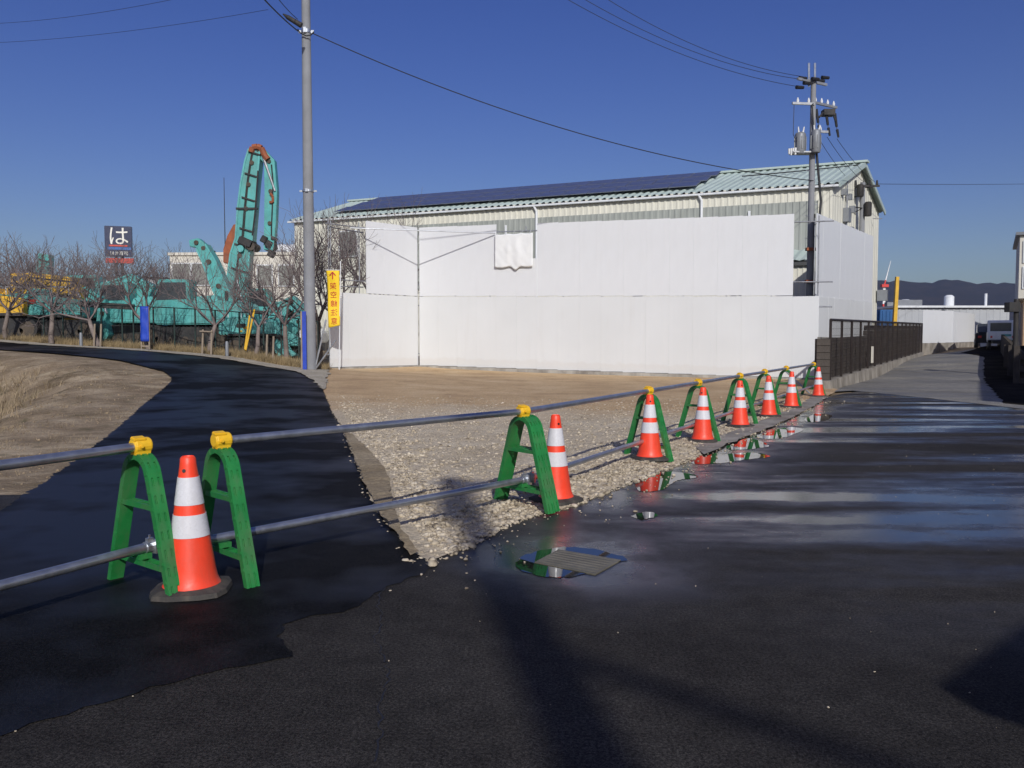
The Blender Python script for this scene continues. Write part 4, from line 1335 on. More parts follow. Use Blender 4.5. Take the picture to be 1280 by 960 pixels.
# low pale warehouse behind
wv = thing("warehouse", "low pale grey flat roofed warehouse beyond the lane's end", "building", atY(1195, 424, 74))
a = atY(1118, 388, 74) - wv.location; b = atY(1262, 386, 74) - wv.location
zt_ = atY(1200, 384.5, 74).z - wv.location.z
mb = MB(); pr = corr(b.x - a.x, 0, 0, .6, .03, a.x); corr_wall(mb, pr, -1.5, zt_)
mb.add([(a.x,0,-1.5),(a.x,14,-1.5),(a.x,14,zt_),(a.x,0,zt_),(b.x,0,-1.5),(b.x,14,-1.5),(b.x,14,zt_),(b.x,0,zt_)], [(0,1,2,3),(4,5,6,7),(1,5,6,2)])
mb.build("wall", M("grey_cladding", (.42, .43, .44), .6, 0, .08, .5), wv)
mb = MB(); mb.box(((a.x + b.x) / 2, 6.9, zt_ + .08), (b.x - a.x + .4, 14.4, .18)); mb.build("roof", mat_whitep, wv)
for px, r, h in ((1201, .42, .9), (1145, .5, .5)):
    x = atY(px, 380, 74).x - wv.location.x
    MB().lathe([(r, 0), (r, h), (r * .6, h + .15)], 14, None, (x, 2, zt_ + .17)).build("roof_tank", mat_whitep, wv, True)
x = atY(1240, 380, 74).x - wv.location.x; MB().tube((x, 1, zt_ + .17), (x, 1, zt_ + 1.3), .12, .12, 8).build("vent_pipe", mat_whitep, wv, True)
mb = MB(); x = atY(1142, 387, 74).x - wv.location.x; mb.box((x, 1.2, zt_ + .45), (2.2, 1, .55)); mb.box((x - 1.6, 1.2, zt_ + .35), (.7, .6, .35)); mb.build("cooling_unit", mat_trans, wv)
# blue container, yellow boom, red and white mast
q = atY(1103, 404, 60)
ct = thing("container", "blue shipping container behind the building's right-hand end", "container", (q.x, q.y, H(q.x, q.y) + .9))
mb = MB(); hh = atY(1103, 387, 60).z - ct.location.z
mb.box((0, 1.5, hh / 2), (1.9, 3.0, hh)); mb.build("body", mat_contblue, ct)
for k in range(7):
    MB().box((-.8 + k * .27, -.02, hh / 2), (.06, .05, hh - .2)).build("rib", mat_contblue, ct)
q = atY(1117, 404, 58)
o = thing("yellow_post", "tall slightly leaning yellow post behind the brown fence", "post", (q.x, q.y, H(q.x, q.y)))
tz = atY(1121.5, 346, 58); MB().tube((0, 0, 0), (tz.x - q.x, 0, tz.z - H(q.x, q.y)), .19, .15, 4).build("shaft", mat_yel, o)
MB().box((0, 0, .4), (.5, .5, .9)).build("foot", mat_dark, o)
q = atY(1104, 400, 150)
o = thing("crane_mast", "red and white banded mast with a slanting jib against the hills", "crane mast", (q.x, q.y, .5))
zs = [atY(1104, y, 150).z - .5 for y in (388, 380, 373, 365, 358)]
zs = [0] + zs
for k in range(5):
    MB().box((0, 0, (zs[k] + zs[k+1]) / 2), (.42, .42, zs[k+1] - zs[k])).build("mast_section", mat_red if k % 2 else mat_whitep, o)
j0 = Vector((0, 0, zs[5])); j1 = atY(1113.5, 326, 150) - o.location
for k in range(4):
    MB().tube(j0.lerp(j1, k / 4), j0.lerp(j1, (k + 1) / 4), .16 - .03 * k, .13 - .03 * k, 6).build("jib_section", mat_whitep if k != 0 else mat_red, o)
mb = MB().box((0, -.2, zs[5] + .1), (1.2, .8, .5)); mb.build("crane_cab", mat_red, o)
# ------------------------------------------------------------------ pale house at the right edge, pole and truck in the shade
q = atY(1271, 430, 57)
ho = thing("pale_house", "pale building at the right picture edge with tall white windows", "building", (q.x, q.y, H(q.x, q.y)), R(-30))
zt_ = atY(1272, 294, 57).z - ho.location.z; zm = atY(1272, 373, 57).z - ho.location.z
MB().box((4.0, 5.0, (zt_ + zm) / 2), (8, 10, zt_ - zm)).build("upper_wall", mat_creamfar, ho)
MB().box((4.15, 5.1, zm / 2), (7.6, 9.6, zm)).build("lower_wall", M("ochre_render", (.45, .30, .17), .85), ho)
MB().box((4.0, 5.0, zt_ + .1), (8.5, 10.5, .2)).build("roof", mat_trans, ho)
for k in range(3):
    for z in (zm + 1.0, zm + 2.75):
        f = MB().box((.8 + k * 2.4, -.04, z + .4), (1.2, .08, 1.5)).build("window", mat_whitep, ho); MB().box((.8 + k * 2.4, -.09, z + .4), (1.02, .03, 1.32)).build("pane", mat_dullglass, f)
# shaded pole with a box sign at the road's right side
q = hit(1269, 489)
q = gnd(1269, 31)
sp3 = thing("sign_pole", "dark pole with a black box on top, in the shade at the right edge", "pole", q)
zb = atY(1261, 384, 31).z - q.z
MB().tube((0, 0, 0), (-.02, 0, zb + .3), .10, .09, 12).build("shaft", mat_dark, sp3, True)
MB().box((-.17, 0, zb), (.42, .34, .36)).build("box", mat_dark, sp3, False, .01)
# low block boundary wall and shrubs in the shade
w0 = gnd(1279, 26.5); w1 = gnd(1252, 47)
d = w1 - w0; L = d.length
bw2 = thing("boundary_wall", "low dark block wall in shade along the lane's right side", "wall", w0, math.atan2(d.y, d.x))
blk2 = None
for r in range(5):
    for c in range(int(L / .4)):
        if blk2 is None:
            blk2 = MB().box((0, 0, 0), (.39, .15, .19)).build("block", mat_block, bw2); o = blk2
        else:
            o = blk2.copy(); COL.objects.link(o); o.parent = bw2
        xx = (c + (.5 if r % 2 else 0) + .5) * .4
        o.location = (xx, rg.uniform(-.004, .004), r * .2 + .08 + (w1.z - w0.z) * xx / L)
for k, xx in enumerate((.05, 5.2, 10.4)):
    MB().box((xx, .18, .6), (.16, .16, 1.25)).build("pillar", mat_block, bw2)
# small truck
q = gnd(1250, 50)
tk = thing("small_truck", "small white flatbed truck parked in shade at the lane's end", "truck", q, R(62))
def wheelset(par, xs_, ys_, r, wd):
    for x in xs_:
        for y in ys_:
            wq = MB().lathe([(r * .55, -wd/2), (r * .95, -wd/2), (r, -wd/4), (r, wd/4), (r * .95, wd/2), (r * .55, wd/2)], 18, Matrix.Translation((x, y, r)) @ Matrix.Rotation(R(90), 4, 'X')).build("wheel", mat_rubber, par, True)
            MB().lathe([(r * .5, -wd/2 - .005), (r * .55, wd/2 + .005)], 12, Matrix.Translation((x, y, r)) @ Matrix.Rotation(R(90), 4, 'X')).build("rim", mat_galv, wq, True)
wheelset(tk, (-1.0, .95), (-.62, .62), .28, .16)
MB().box((-.05, 0, .42), (3.2, .9, .14)).build("chassis", mat_dark, tk)
mb = MB(); mb.box((-.65, 0, .60), (1.95, 1.42, .06)); mb.build("bed_floor", mat_whitep, tk)
for y in (-.72, .72): MB().box((-.65, y, .80), (1.95, .04, .42)).build("side_board", mat_whitep, tk)
tg = MB().box((-1.645, 0, .80), (.04, 1.46, .42)).build("tailgate", mat_whitep, tk)
MB().box((-1.675, .55, .74), (.02, .1, .12)).build("tail_lamp", mat_red, tk); MB().box((-1.675, -.55, .74), (.02, .1, .12)).build("tail_lamp", mat_red, tk)
MB().prism([(-1.68,.78),(-1.672,.78),(-1.672,.9),(-1.68,.9)], -.45, .05).build("lettering", mat_teal, tk)
cb = MB().prism([(.36,.42),(1.62,.42),(1.64,.95),(1.30,1.72),(.42,1.76),(.36,1.7)], -.70, .70).build("cab", mat_whitep, tk, False, .03)
MB().box((.345, 0, 1.35), (.02, 1.1, .5)).build("rear_window", mat_glass, cb)
MB().prism([(.55,1.05),(1.46,1.05),(1.25,1.62),(.55,1.62)], -.712, .712).build("side_window", mat_glass, cb)
# dark car beside the truck
q = gnd(1234, 53)
cr = thing("parked_car", "dark small car in shade left of the white truck", "car", q, R(62))
wheelset(cr, (-1.1, 1.1), (-.66, .66), .29, .17)
bd = MB().prism([(-1.6,.32),(1.65,.32),(1.7,.62),(1.55,.80),(.85,.92),(-1.5,.95),(-1.68,.8)], -.72, .72).build("body", mat_dark, cr, False, .05)
MB().prism([(-1.5,.94),(.8,.92),(.25,1.5),(-1.3,1.52)], -.64, .64).build("cabin", mat_glass, cr, False, .05)
for y in (-.5, .5): MB().box((-1.68, y, .7), (.04, .2, .14)).build("tail_lamp", mat_red, cr)

# ------------------------------------------------------------------ buildings out of frame that shade the road
def plain_building(name, label, corner, u, v, lu, lv, h):
    t = thing(name, label, "building", (corner[0], corner[1], -.2), math.atan2(u[1], u[0]))
    MB().box((lu / 2, -lv / 2, h / 2), (lu, lv, h)).build("wall", mat_cream, t)
    MB().box((lu / 2, -lv / 2, h + .07), (lu + .1, lv + .1, .14)).build("roof", mat_trans, t)
    n = int(lu / 3.2)
    for k in range(n):
        f = MB().box(((k + .5) * lu / n, .03, min(h * .55, 2.2)), (1.5, .1, 1.2)).build("window", mat_whitep, t); MB().box(((k + .5) * lu / n, .07, min(h * .55, 2.2)), (1.3, .06, 1.0)).build("pane", mat_glass, f)
    return t
te = math.tan(SUN_EL)
hR = 6.0
B_ = (10.4, 18.4)
k = hR / te
plain_building("roadside_shop", "cream flat roofed building on the lane's right side, beyond the right picture edge", (B_[0] + SX * k, B_[1] + SY * k), (.495, .869), None, 40, 9, hR)
hB_ = 3.0
k = hB_ / te
plain_building("corner_house", "cream building behind the viewer on the right, its corner shading the road", (1.66 + SX * k, 3.18 + SY * k), (.74, .67), None, 12, 8, hB_)
plain_building("added_shade_house", "added cream house beyond the right picture edge, to shade the parked truck", (27.4, 36), (.25, .968), None, 8, 8, 7.2)  # unseen house, added so that its shadow covers the truck
# pole behind the viewer
k = 11.0 / te
q = gz(562, 600)
bx, by = q.x + SX * k, q.y + SY * k
bp = thing("utility_pole", "utility pole behind the viewer casting the long shadow across the road", "utility pole", (bx, by, -.1))
MB().tube((0, 0, 0), (0, 0, 11.1), .19, .13, 16).build("shaft", mat_pole, bp, True)
mb = MB(); mb.box((.12, 0, 10.95), (.42, .12, .12)); mb.lathe([(.16,0),(.18,.05),(.18,.4),(.1,.5)], 12, None, (.0, -.2, 10.2)); mb.build("lamp_arm", mat_trans, bp)

Lc = math.hypot(bx - .17, by - 3.6)
o = cable(Vector((bx, by, Lc * te - .05)), Vector((bx + 15, by - 14.6, Lc * te + .3)), .1, .05, "thick cable bundle behind the viewer, leaving the pole towards the right")
# ------------------------------------------------------------------ yard fence
yf = thing("wire_fence", "thin dark green wire fence between the bare trees and the machine yard", "fence", (0, 0, 0))
fpts = [gnd(px, Y) for px, Y in [(-60,42.5),(20,40),(56,39),(80,38.4),(103,37.8),(128,37.2),(154,36.6),(168,36.3),(193,35.9),(219,35.4),(245,35.2),(270,35),(300,34.8),(330,34.6),(352,34.4),(374,34.2),(398,34)]]
hf = 1.75
for p in fpts: MB().box((p.x, p.y, p.z + hf / 2), (.055, .055, hf)).build("post", mat_gfence, yf)
mb = MB()
for a, b in zip(fpts[:-1], fpts[1:]):
    for z in [.05 + i * .28 for i in range(7)]:
        mb.tube(a + Vector((0, 0, z)), b + Vector((0, 0, z)), .006, .006, 4, False)
    n = int((b - a).length / .3)
    for k in range(n):
        q = a.lerp(b, (k + .5) / n); mb.tube(q, q + Vector((0, 0, hf)), .004, .004, 4, False)
    mb.tube(a + Vector((0, 0, hf)), b + Vector((0, 0, hf)), .018, .018, 5)
mb.build("wire_mesh", mat_gfence, yf, kind='stuff')

# ------------------------------------------------------------------ excavators
def track(mb, L, r, w, yc):
    pr = []
    for k in range(9): pr.append((L/2 - r + r * math.sin(k * math.pi / 8), r + r * math.cos(k * math.pi / 8)))
    for k in range(9): pr.append((-L/2 + r - r * math.sin(k * math.pi / 8), r - r * math.cos(k * math.pi / 8)))
    mb.prism(pr, yc - w/2, yc + w/2)
    n = int(L / .22)
    for k in range(n):
        x = -L/2 + r + (L - 2*r) * (k + .5) / n
        for z in (0.0, 2*r): mb.box((x, yc, z), (.06, w + .02, .05))
    return pr
def excavator(label, px, Y, rz, s, boom, arm_, paint, tool="bucket", guard=None, cabside=1, houselen=3.3, cat="excavator"):
    p = gnd(px, Y)
    t = thing("excavator", label, cat, p, rz, "machines parked in the yard")
    c = math.cos(rz)
    for y in (-1.05 * s, 1.05 * s):
        mb = MB(); track(mb, 3.9 * s, .44 * s, .6 * s, y); tr_ = mb.build("track", mat_dark, t)
        for k in range(5):
            MB().tube((-1.2 * s + k * .6 * s, y - .31 * s, .34 * s), (-1.2 * s + k * .6 * s, y + .31 * s, .34 * s), .14 * s, .14 * s, 10).build("roller", mat_grime, tr_)
        for x in (-1.5 * s, 1.5 * s): MB().tube((x, y - .31 * s, .44 * s), (x, y + .31 * s, .44 * s), .33 * s, .33 * s, 14).build("idler", mat_grime, tr_)
    MB().box((0, 0, .72 * s), (1.9 * s, 1.6 * s, .5 * s)).build("undercarriage", mat_dark, t)
    hl = houselen * s
    MB().prism([(-hl*.62, 1.0*s), (hl*.40, 1.0*s), (hl*.40, 1.75*s), (-hl*.1, 1.95*s), (-hl*.5, 2.05*s), (-hl*.62, 1.9*s)], -1.3*s, 1.3*s).build("house", paint, t, False, .05)
    MB().prism([(-hl*.74, 1.05*s), (-hl*.62 - .01, 1.05*s), (-hl*.62 - .01, 2.0*s), (-hl*.70, 2.0*s), (-hl*.74, 1.8*s)], -1.32*s, 1.32*s).build("counterweight", mat_teal2 if paint is mat_teal else paint, t, False, .05)
    for k in range(3):
        MB().box((-hl*.5 + k*hl*.27, -1.31*s, 1.45*s), (hl*.22, .02, .55*s)).build("side_door", mat_teal2 if (k == 1 and paint is mat_teal) else paint, t)
    MB().box((-hl*.36, -1.325*s, 1.55*s), (.5*s, .02, .22*s)).build("grille", mat_dark, t)
    MB().tube((-hl*.45, .4*s, 2.0*s), (-hl*.45, .4*s, 2.5*s), .07*s, .07*s, 8).build("exhaust", mat_dark, t)
    rg = random.Random(int(px * 7 + Y))
    for k in range(4):
        x = -hl*.58 + k*hl*.3
        if k < 3: MB().path([(x, -1.27*s, 2.0*s), (x, -1.27*s, 2.32*s), (x + hl*.22, -1.27*s, 2.30*s), (x + hl*.22, -1.27*s, 1.95*s)], .022*s, 5).build("handrail", mat_whitep if rg.random() < .4 else mat_dark, t)
    for k in range(3):
        c = rg.choice([mat_whitep, mat_yel, mat_signred, mat_dark]); w_ = rg.uniform(.12, .4) * s
        MB().box((rg.uniform(-hl*.55, hl*.3), -1.325*s, rg.uniform(1.2, 1.75)*s), (w_, .015, w_ * .6)).build("sticker", c, t)
    MB().prism([(-hl*.40, 2.0*s), (-hl*.05, 1.93*s), (-hl*.08, 2.22*s), (-hl*.36, 2.3*s)], -.9*s, .9*s).build("engine_hood", mat_teal2 if paint is mat_teal else paint, t, False, .04)
    MB().box((-hl*.1, -1.315*s, 1.06*s), (hl*.98, .03, .12*s)).build("skirt", mat_dark, t)
    yc = .8 * s * cabside
    cb = MB().prism([(-.2*s, 1.75*s), (1.3*s, 1.4*s), (1.42*s, 2.1*s), (1.15*s, 2.95*s), (-.15*s, 2.95*s)], yc - .48*s, yc + .48*s).build("cab", paint, t, False, .04)
    MB().prism([(-.05*s, 2.1*s), (1.28*s, 2.05*s), (1.06*s, 2.82*s), (-.03*s, 2.82*s)], yc - .495*s, yc + .495*s).build("side_window", mat_glass, cb)
    if boom:
        bo = MB().ribbon(boom, .55 * s).build("boom", paint, t, False, .03)
        for sg in (1, -1):
            e = []
            for i, (u, z, wd) in enumerate(boom):
                a = Vector(boom[max(0, i - 1)][:2]); b = Vector(boom[min(len(boom) - 1, i + 1)][:2]); d = (b - a).normalized()
                e.append((u - d.y * sg * wd * .46, z + d.x * sg * wd * .46, .08 * s))
            MB().ribbon(e, .63 * s).build("flange", mat_teal2 if paint is mat_teal else paint, bo)
        for i, (u, z, wd) in enumerate(boom[1:-1]):
            MB().tube((u, -.34 * s, z), (u, .34 * s, z), .11 * s, .11 * s, 10).build("pin_boss", mat_grime, bo)
            MB().box((u + .15 * s, -.31 * s, z + .45 * s), (wd * .8, .10, .07 * s), Matrix.Rotation(.3, 3, 'Y')).build("hose_bracket", mat_dark, bo)
        if len(boom) > 2:
            a = Vector((boom[0][0] + .5 * s, -.36 * s, boom[0][1] - .2 * s)); b = Vector((boom[1][0], -.36 * s, boom[1][1]))
            MB().tube(a, a.lerp(b, .6), .10 * s, .10 * s, 8).tube(a.lerp(b, .55), b, .05 * s, .05 * s, 8).build("hydraulic_cylinder", mat_galv, bo)
            mb = MB(); mb.path([(u, -.30 * s, z + w * .25) for u, z, w in boom], .03 * s, 5); mb.path([(u - .1, -.30 * s, z - w * .1) for u, z, w in boom], .03 * s, 5); mb.build("hydraulic_hose", mat_dark, bo)
    if arm_:
        ar = MB().ribbon(arm_, .45 * s).build("arm", paint, t, False, .02)
        for i, (u, z, wd) in enumerate(arm_[:-1]):
            MB().tube((u, -.29 * s, z), (u, .29 * s, z), .10 * s, .10 * s, 10).build("pin_boss", mat_grime, ar)
        u0, z0, _ = arm_[0]; u1, z1_, _ = arm_[len(arm_) // 2]
        MB().tube((u0 + .22 * s, -.27 * s, z0 - .3 * s), (u1 + .22 * s, -.27 * s, z1_), .07 * s, .05 * s, 8).build("hydraulic_cylinder", mat_dullgalv, ar)
        if tool == "bucket":
            u, z, _ = arm_[-1]
            mb = MB(); mb.prism([(u - .25*s, z + .1*s), (u + .35*s, z + .15*s), (u + .5*s, z - .5*s), (u + .15*s, z - .95*s), (u - .4*s, z - .75*s), (u - .1*s, z - .4*s)], -.5*s, .5*s)
            for k in range(4): mb.box((u - .45*s, -.38*s + k*.25*s, z - .82*s), (.22*s, .07*s, .08*s))
            mb.build("bucket", paint, t, False, .03)
        elif tool == "link":
            u, z, _ = arm_[-1]
            mb = MB(); mb.prism([(u - .25, z + .5), (u + .28, z + .7), (u + .38, z + .1), (u + .1, z - .15), (u - .2, z)], -.2, .2); mb.tube((u + .25, -.3, z + .6), (u + .25, .3, z + .6), .1, .1, 8); mb.build("tool_link", mat_dark, t)
    if guard:
        MB().ribbon(guard, .5).build("ram_guard", mat_rust, t, False, .04)
    return t
def loc(px, Y, lst):
    p = gnd(px, Y)
    out = []
    for a, b, w_ in lst:
        q = atY(a, b, Y); out.append((q.x - p.x, q.z - p.z, w_))
    return out
def locm(px, Y, lst): return [(-u, z, w_) for u, z, w_ in loc(px, Y, lst)]
PI = math.pi
excavator("teal demolition excavator with its long boom folded high above the trees", 302, 43.2, 0, 1.05,
          loc(302, 43.2, [(299,402,1.2),(299,350,1.15),(302,320,1.05),(307,300,.92),(310,262,.95),(313,232,.88),(317,205,.78),(320,189,.62)]),
          loc(302, 43.2, [(325,189,.5),(338,203,.55),(340,240,.64),(339,280,.60),(337,313,.50)]), mat_teal, "link",
          loc(302, 43.2, [(298,282,.35),(292,298,.55),(288,314,.6),(285,330,.35)]))
tt = bpy.data.objects["excavator"]
mb = MB(); ps = loc(302, 43.2, [(316,192,0),(318,186,0),(324,185,0),(329,187,0),(333,196,0),(337,201,0)])
mb.path([(u, -.3, z) for u, z, _ in ps], .16, 8); mb.build("pivot_hose", mat_rust, tt, True)
kn = loc(302, 43.2, [(310,304,0),(317,309,0),(304,312,0),(338,306,0),(341,318,0),(332,300,0)])
MB().box((kn[0][0], -.1, kn[0][1]), (.75, .9, .42), Matrix.Rotation(.4, 3, 'Y')).build("knuckle", mat_dark, tt, False, .05)
MB().tube((kn[1][0], -.5, kn[1][1]), (kn[1][0], .5, kn[1][1]), .22, .22, 12).build("knuckle_pin", mat_grime, tt, True)
MB().tube((kn[2][0], -.5, kn[2][1]), (kn[2][0], .5, kn[2][1]), .18, .18, 12).build("knuckle_pin", mat_teal2, tt, True)
for q_ in kn[3:]: MB().box((q_[0], -.2, q_[1]), (.3, .4, .36), Matrix.Rotation(.5, 3, 'Y')).build("pin_block", mat_dark, tt, False, .03)
hp = loc(302, 43.2, [(341,207,0),(343,230,0),(342,262,0),(341,285,0),(341,300,0)])
MB().path([(u, -.24, z) for u, z, _ in hp], .04, 6).build("hydraulic_hose", mat_dark, tt)
hp = loc(302, 43.2, [(325,215,0),(323,245,0),(321,270,0),(318,295,0)])
MB().path([(u, -.34, z) for u, z, _ in hp], .045, 6).build("hydraulic_hose", mat_dark, tt)
mb = MB(); ps = loc(302, 43.2, [(340,243,0),(343,247,0),(343,254,0),(339,254,0)]); mb.path([(u, -.3, z) for u, z, _ in ps], .07, 6); mb.build("looped_hose", mat_rust, tt, True)
mb = MB(); ps = loc(302, 43.2, [(313,222,0),(311,262,0)]); mb.box((ps[1][0], -.3, ps[1][1]), (1.1, .15, .1)); mb.build("boom_clamp", mat_dark, tt)
excavator("teal excavator with a curved boom raised to the upper left", 247, 39.2, PI, 1.05,
          locm(247, 39.2, [(292,390,.7),(276,358,.7),(264,328,.62),(254,309,.5)]), locm(247, 39.2, [(257,311,.4),(248,304,.45),(239,305,.3)]), mat_teal, None, None)
excavator("large teal excavator behind the blue banner, boom lowered to the left", 172, 42.4, PI, 1.02,
          locm(172, 42.4, [(190,368,1.0),(165,355,1.0),(140,362,.8),(128,380,.6)]), locm(172, 42.4, [(126,374,.6),(122,392,.5),(126,408,.4)]), mat_teal, "bucket")
excavator("teal excavator with a low flat body, left of the large one", 85, 41, 0, 1.1,
          loc(85, 41, [(70,392,.8),(90,372,.8),(112,368,.7),(128,378,.5)]), loc(85, 41, [(128,375,.5),(131,392,.5),(128,405,.4)]), mat_teal, "bucket")
excavator("small teal excavator with folded arm right of the demolition excavator", 338, 37.5, 0, .8,
          loc(338, 37.5, [(345,405,.6),(353,385,.62),(366,378,.6),(383,392,.5)]), loc(338, 37.5, [(384,388,.42),(374,402,.45),(362,420,.4)]), mat_teal2, "bucket")
excavator("teal excavator far behind the trees with an upright arm", 58, 60, 0, 1.1,
          loc(58, 60, [(52,380,.9),(54,355,.9),(56,335,.9),(58,318,.7)]), None, mat_teal, None)
excavator("yellow excavator at the left edge with bent boom", 15, 40.6, 0, 1.1,
          loc(15, 40.6, [(4,394,1.1),(25,370,1.1),(44,354,1.0),(96,358,.8)]), loc(15, 40.6, [(94,357,.6),(98,372,.45),(90,388,.4)]), mat_yel, "bucket", cat="excavator")
excavator("yellow machine half hidden at the left picture edge", -18, 41, PI, .9, None, None, mat_yel, None)
excavator("low teal excavator parked between the large one and the curved boom", 215, 47.2, PI, .95, locm(215, 47.2, [(232,390,.7),(222,372,.7),(208,366,.6),(192,378,.5)]), None, mat_teal2, None)
# long rusty and white beams lying across the machines
def beam(label, a, b, th, mat):
    a, b = Vector(a), Vector(b); d = b - a
    o = MB().box((0, 0, 0), (d.length, th, th)).build("steel_beam", mat)
    o.location = (a + b) / 2; o.rotation_euler = d.to_track_quat('X', 'Z').to_euler()
    o['kind'] = 'thing'
    return tag(o, label, "beam", "beams stored among the machines")
def attachment(label, px, py, Y, s, mat, rz):
    p = gnd(px, Y)
    t = thing("demolition_cutter", label, "cutter", p, rz)
    MB().prism([(-.6*s,0.05),(.5*s,.0),(.75*s,.5*s),(.5*s,1.0*s),(.1*s,.8*s),(-.2*s,.35*s)], -.25*s, .25*s).build("lower_jaw", mat, t, False, .03)
    MB().prism([(-.9*s,.6*s),(-.1*s,.55*s),(.55*s,1.15*s),(.3*s,1.5*s),(-.4*s,1.1*s)], -.22*s, .22*s).build("upper_jaw", mat, t, False, .03)
    MB().tube((.4*s,-.35*s,1.0*s), (.4*s,.35*s,1.0*s), .16*s, .16*s, 10).build("pivot", mat_dark, t)
    return t
attachment("teal demolition cutter lying on the ground left of the tall pole", 360, 440, 36.2, .85, mat_teal2, R(200))
attachment("rusty demolition cutter standing among the machines at the far left", 22, 425, 40, .9, mat_rust, R(30))
for a in (("dark steel beam lying behind the staked tree, highest of the dark beams", (205,390), (262,388), 39.2, .30, mat_dark),
          ("dark steel beam lying across the demolition excavator's body", (268,391), (345,393), 39.5, .32, mat_dark),
          ("dark steel beam lying left of the narrow blue banner", (100,380), (168,384), 38.8, .26, mat_dark),
          ("white steel beam lying behind the leftmost trees", (18,378), (62,380), 41, .22, mat_whitep),
          ("yellow steel beam lying over the leftmost machines", (30,358), (92,362), 43, .5, mat_yel)):
    beam(a[0], atY(*a[1], a[3]), atY(*a[2], a[3] + .6), a[4], a[5])
# vans
def van(label, px, Y, rz, s=1.0):
    p = gnd(px, Y)
    t = thing("white_van", label, "van", p, rz, "white vans parked behind the machines")
    wheelset(t, (-1.2, 1.25), (-.72, .72), .32, .2)
    b = MB().prism([(-2.0,.35),(2.0,.35),(2.05,.95),(1.75,1.15),(1.15,1.85),(-1.95,1.88),(-2.05,.9)], -.82, .82).build("body", mat_whitep, t, False, .06)
    MB().prism([(.2,1.18),(1.5,1.15),(1.08,1.7),(.2,1.72)], -.835, .835).build("front_side_window", mat_glass, b)
    MB().prism([(-1.75,1.18),(.05,1.18),(.05,1.72),(-1.75,1.72)], -.835, .835).build("rear_side_window", mat_glass, b)
    MB().prism([(1.2,1.83),(1.72,1.19),(1.75,1.2),(1.24,1.85)], -.7, .7).build("windscreen", mat_glass, b)
    return t
van("white van seen between the small excavator and the tall pole", 362, 47, 0)
van("white van parked deeper in the yard, right of the other van", 384, 53, R(190))
van("white van behind the flat bodied teal excavator", 75, 50, R(5))
# far cream office with windows
q = gnd(215, 76)
of = thing("office_building", "pale two storey office block behind the machine yard", "building", (q.x, q.y, .8), R(-3))
wd_ = atY(385, 330, 76).x - q.x; hh = atY(300, 319, 76).z - .8
MB().box((wd_ / 2, 5, hh / 2), (wd_, 10, hh)).build("wall", mat_creamfar, of)
MB().box((wd_ / 2, 5, hh + .1), (wd_ + .3, 10.3, .25)).build("parapet", mat_creamfar, of)
for px, py, ww, wh in ((227, 343, 1.6, 1.9), (250, 343, 1.3, 1.9), (266, 343, 1.0, 1.9), (300, 345, 1.3, 1.8), (333, 345, 1.3, 1.8), (360, 345, 1.3, 1.8), (235, 388, 1.6, 1.9), (270, 388, 1.6, 1.9), (330, 388, 1.6, 1.9)):
    c = atY(px, py, 75.9) - of.location
    f = MB().box((c.x, -.05, c.z), (ww + .2, .16, wh + .2)).build("window", mat_whitep, of); MB().box((c.x, -.13, c.z), (ww, .05, wh)).build("pane", mat_dullglass, f)
for px in (350, 366):
    c = atY(px, 313, 78) - of.location
    MB().lathe([(.7, 0), (.7, .7), (.5, 1.0)], 12, None, (c.x, 3, hh + .2)).build("roof_tank", mat_whitep, of, True)
mb = MB(); c = atY(350, 316, 78) - of.location; mb.box((c.x - .2, 2.2, hh + .4), (1.5, .8, .4)); mb.build("roof_unit", mat_trans, of)
# white shed with dark lettering band
q = gnd(128, 82)
sh = thing("white_shed", "low white shed with dark lettering behind the large teal excavator", "building", (q.x, q.y, .6))
wd_ = atY(200, 350, 82).x - q.x; hh = atY(140, 348, 82).z - .6
MB().box((wd_ / 2, 4, hh / 2), (wd_, 8, hh)).build("wall", mat_whitep, sh)
MB().box((wd_ / 2, 4, hh + .08), (wd_ + .4, 8.4, .16)).build("roof", mat_dark, sh)
MB().box((wd_ / 2 + .9, -.03, hh - 2.9), (wd_ - 2.6, .06, 2.6)).build("shutter", mat_dark, sh)
# mast
q = gnd(284, 90)
o = MB().tube((0, 0, 0), (0, 0, atY(284, 222, 90).z - .5), .10, .03, 6).build("antenna_mast", mat_dark); o.location = (q.x, q.y, .5)
tag(o, "thin dark aerial mast left of the demolition excavator's boom", "mast")
# ------------------------------------------------------------------ roadside sign
q = gnd(152, 72)
sg = thing("pylon_sign", "dark blue pylon sign with a large white character above the trees", "sign", (q.x, q.y, .8), R(16))
SG = lambda px, py: atY(px, py, 72).z - .8
zt_, zb_ = SG(153, 283), SG(153, 321)
wS = 2.15
MB().box((0, 0, (zt_ + zb_) / 2), (wS, .45, zt_ - zb_)).build("sign_box", mat_navy, sg, False, .03)
for x in (-.12, .12): MB().tube((x * 2, .1, 0), (x * 2, .1, zb_), .13, .12, 8).build("post", mat_dark, sg)
zz = zt_ - (zt_ - zb_) * .735
MB().box((.08, -.235, zz), (wS - .3, .03, .22)).build("blue_stripe", mat_signblue, sg)
MB().box((.0, -.235, zz + .24), (wS - .7, .03, .13)).build("red_stripe", mat_signred, sg)
text("character", "は", 1.75, mat_letter, sg, (.02, -.24, zt_ - (zt_ - zb_) * .37))
text("small_lettering", "はま寿司", .36, mat_letter, sg, (.05, -.24, zt_ - (zt_ - zb_) * .90))
MB().box((.08, .0, SG(153, 326)), (wS + .05, .4, .42)).build("red_panel", mat_signred, sg)
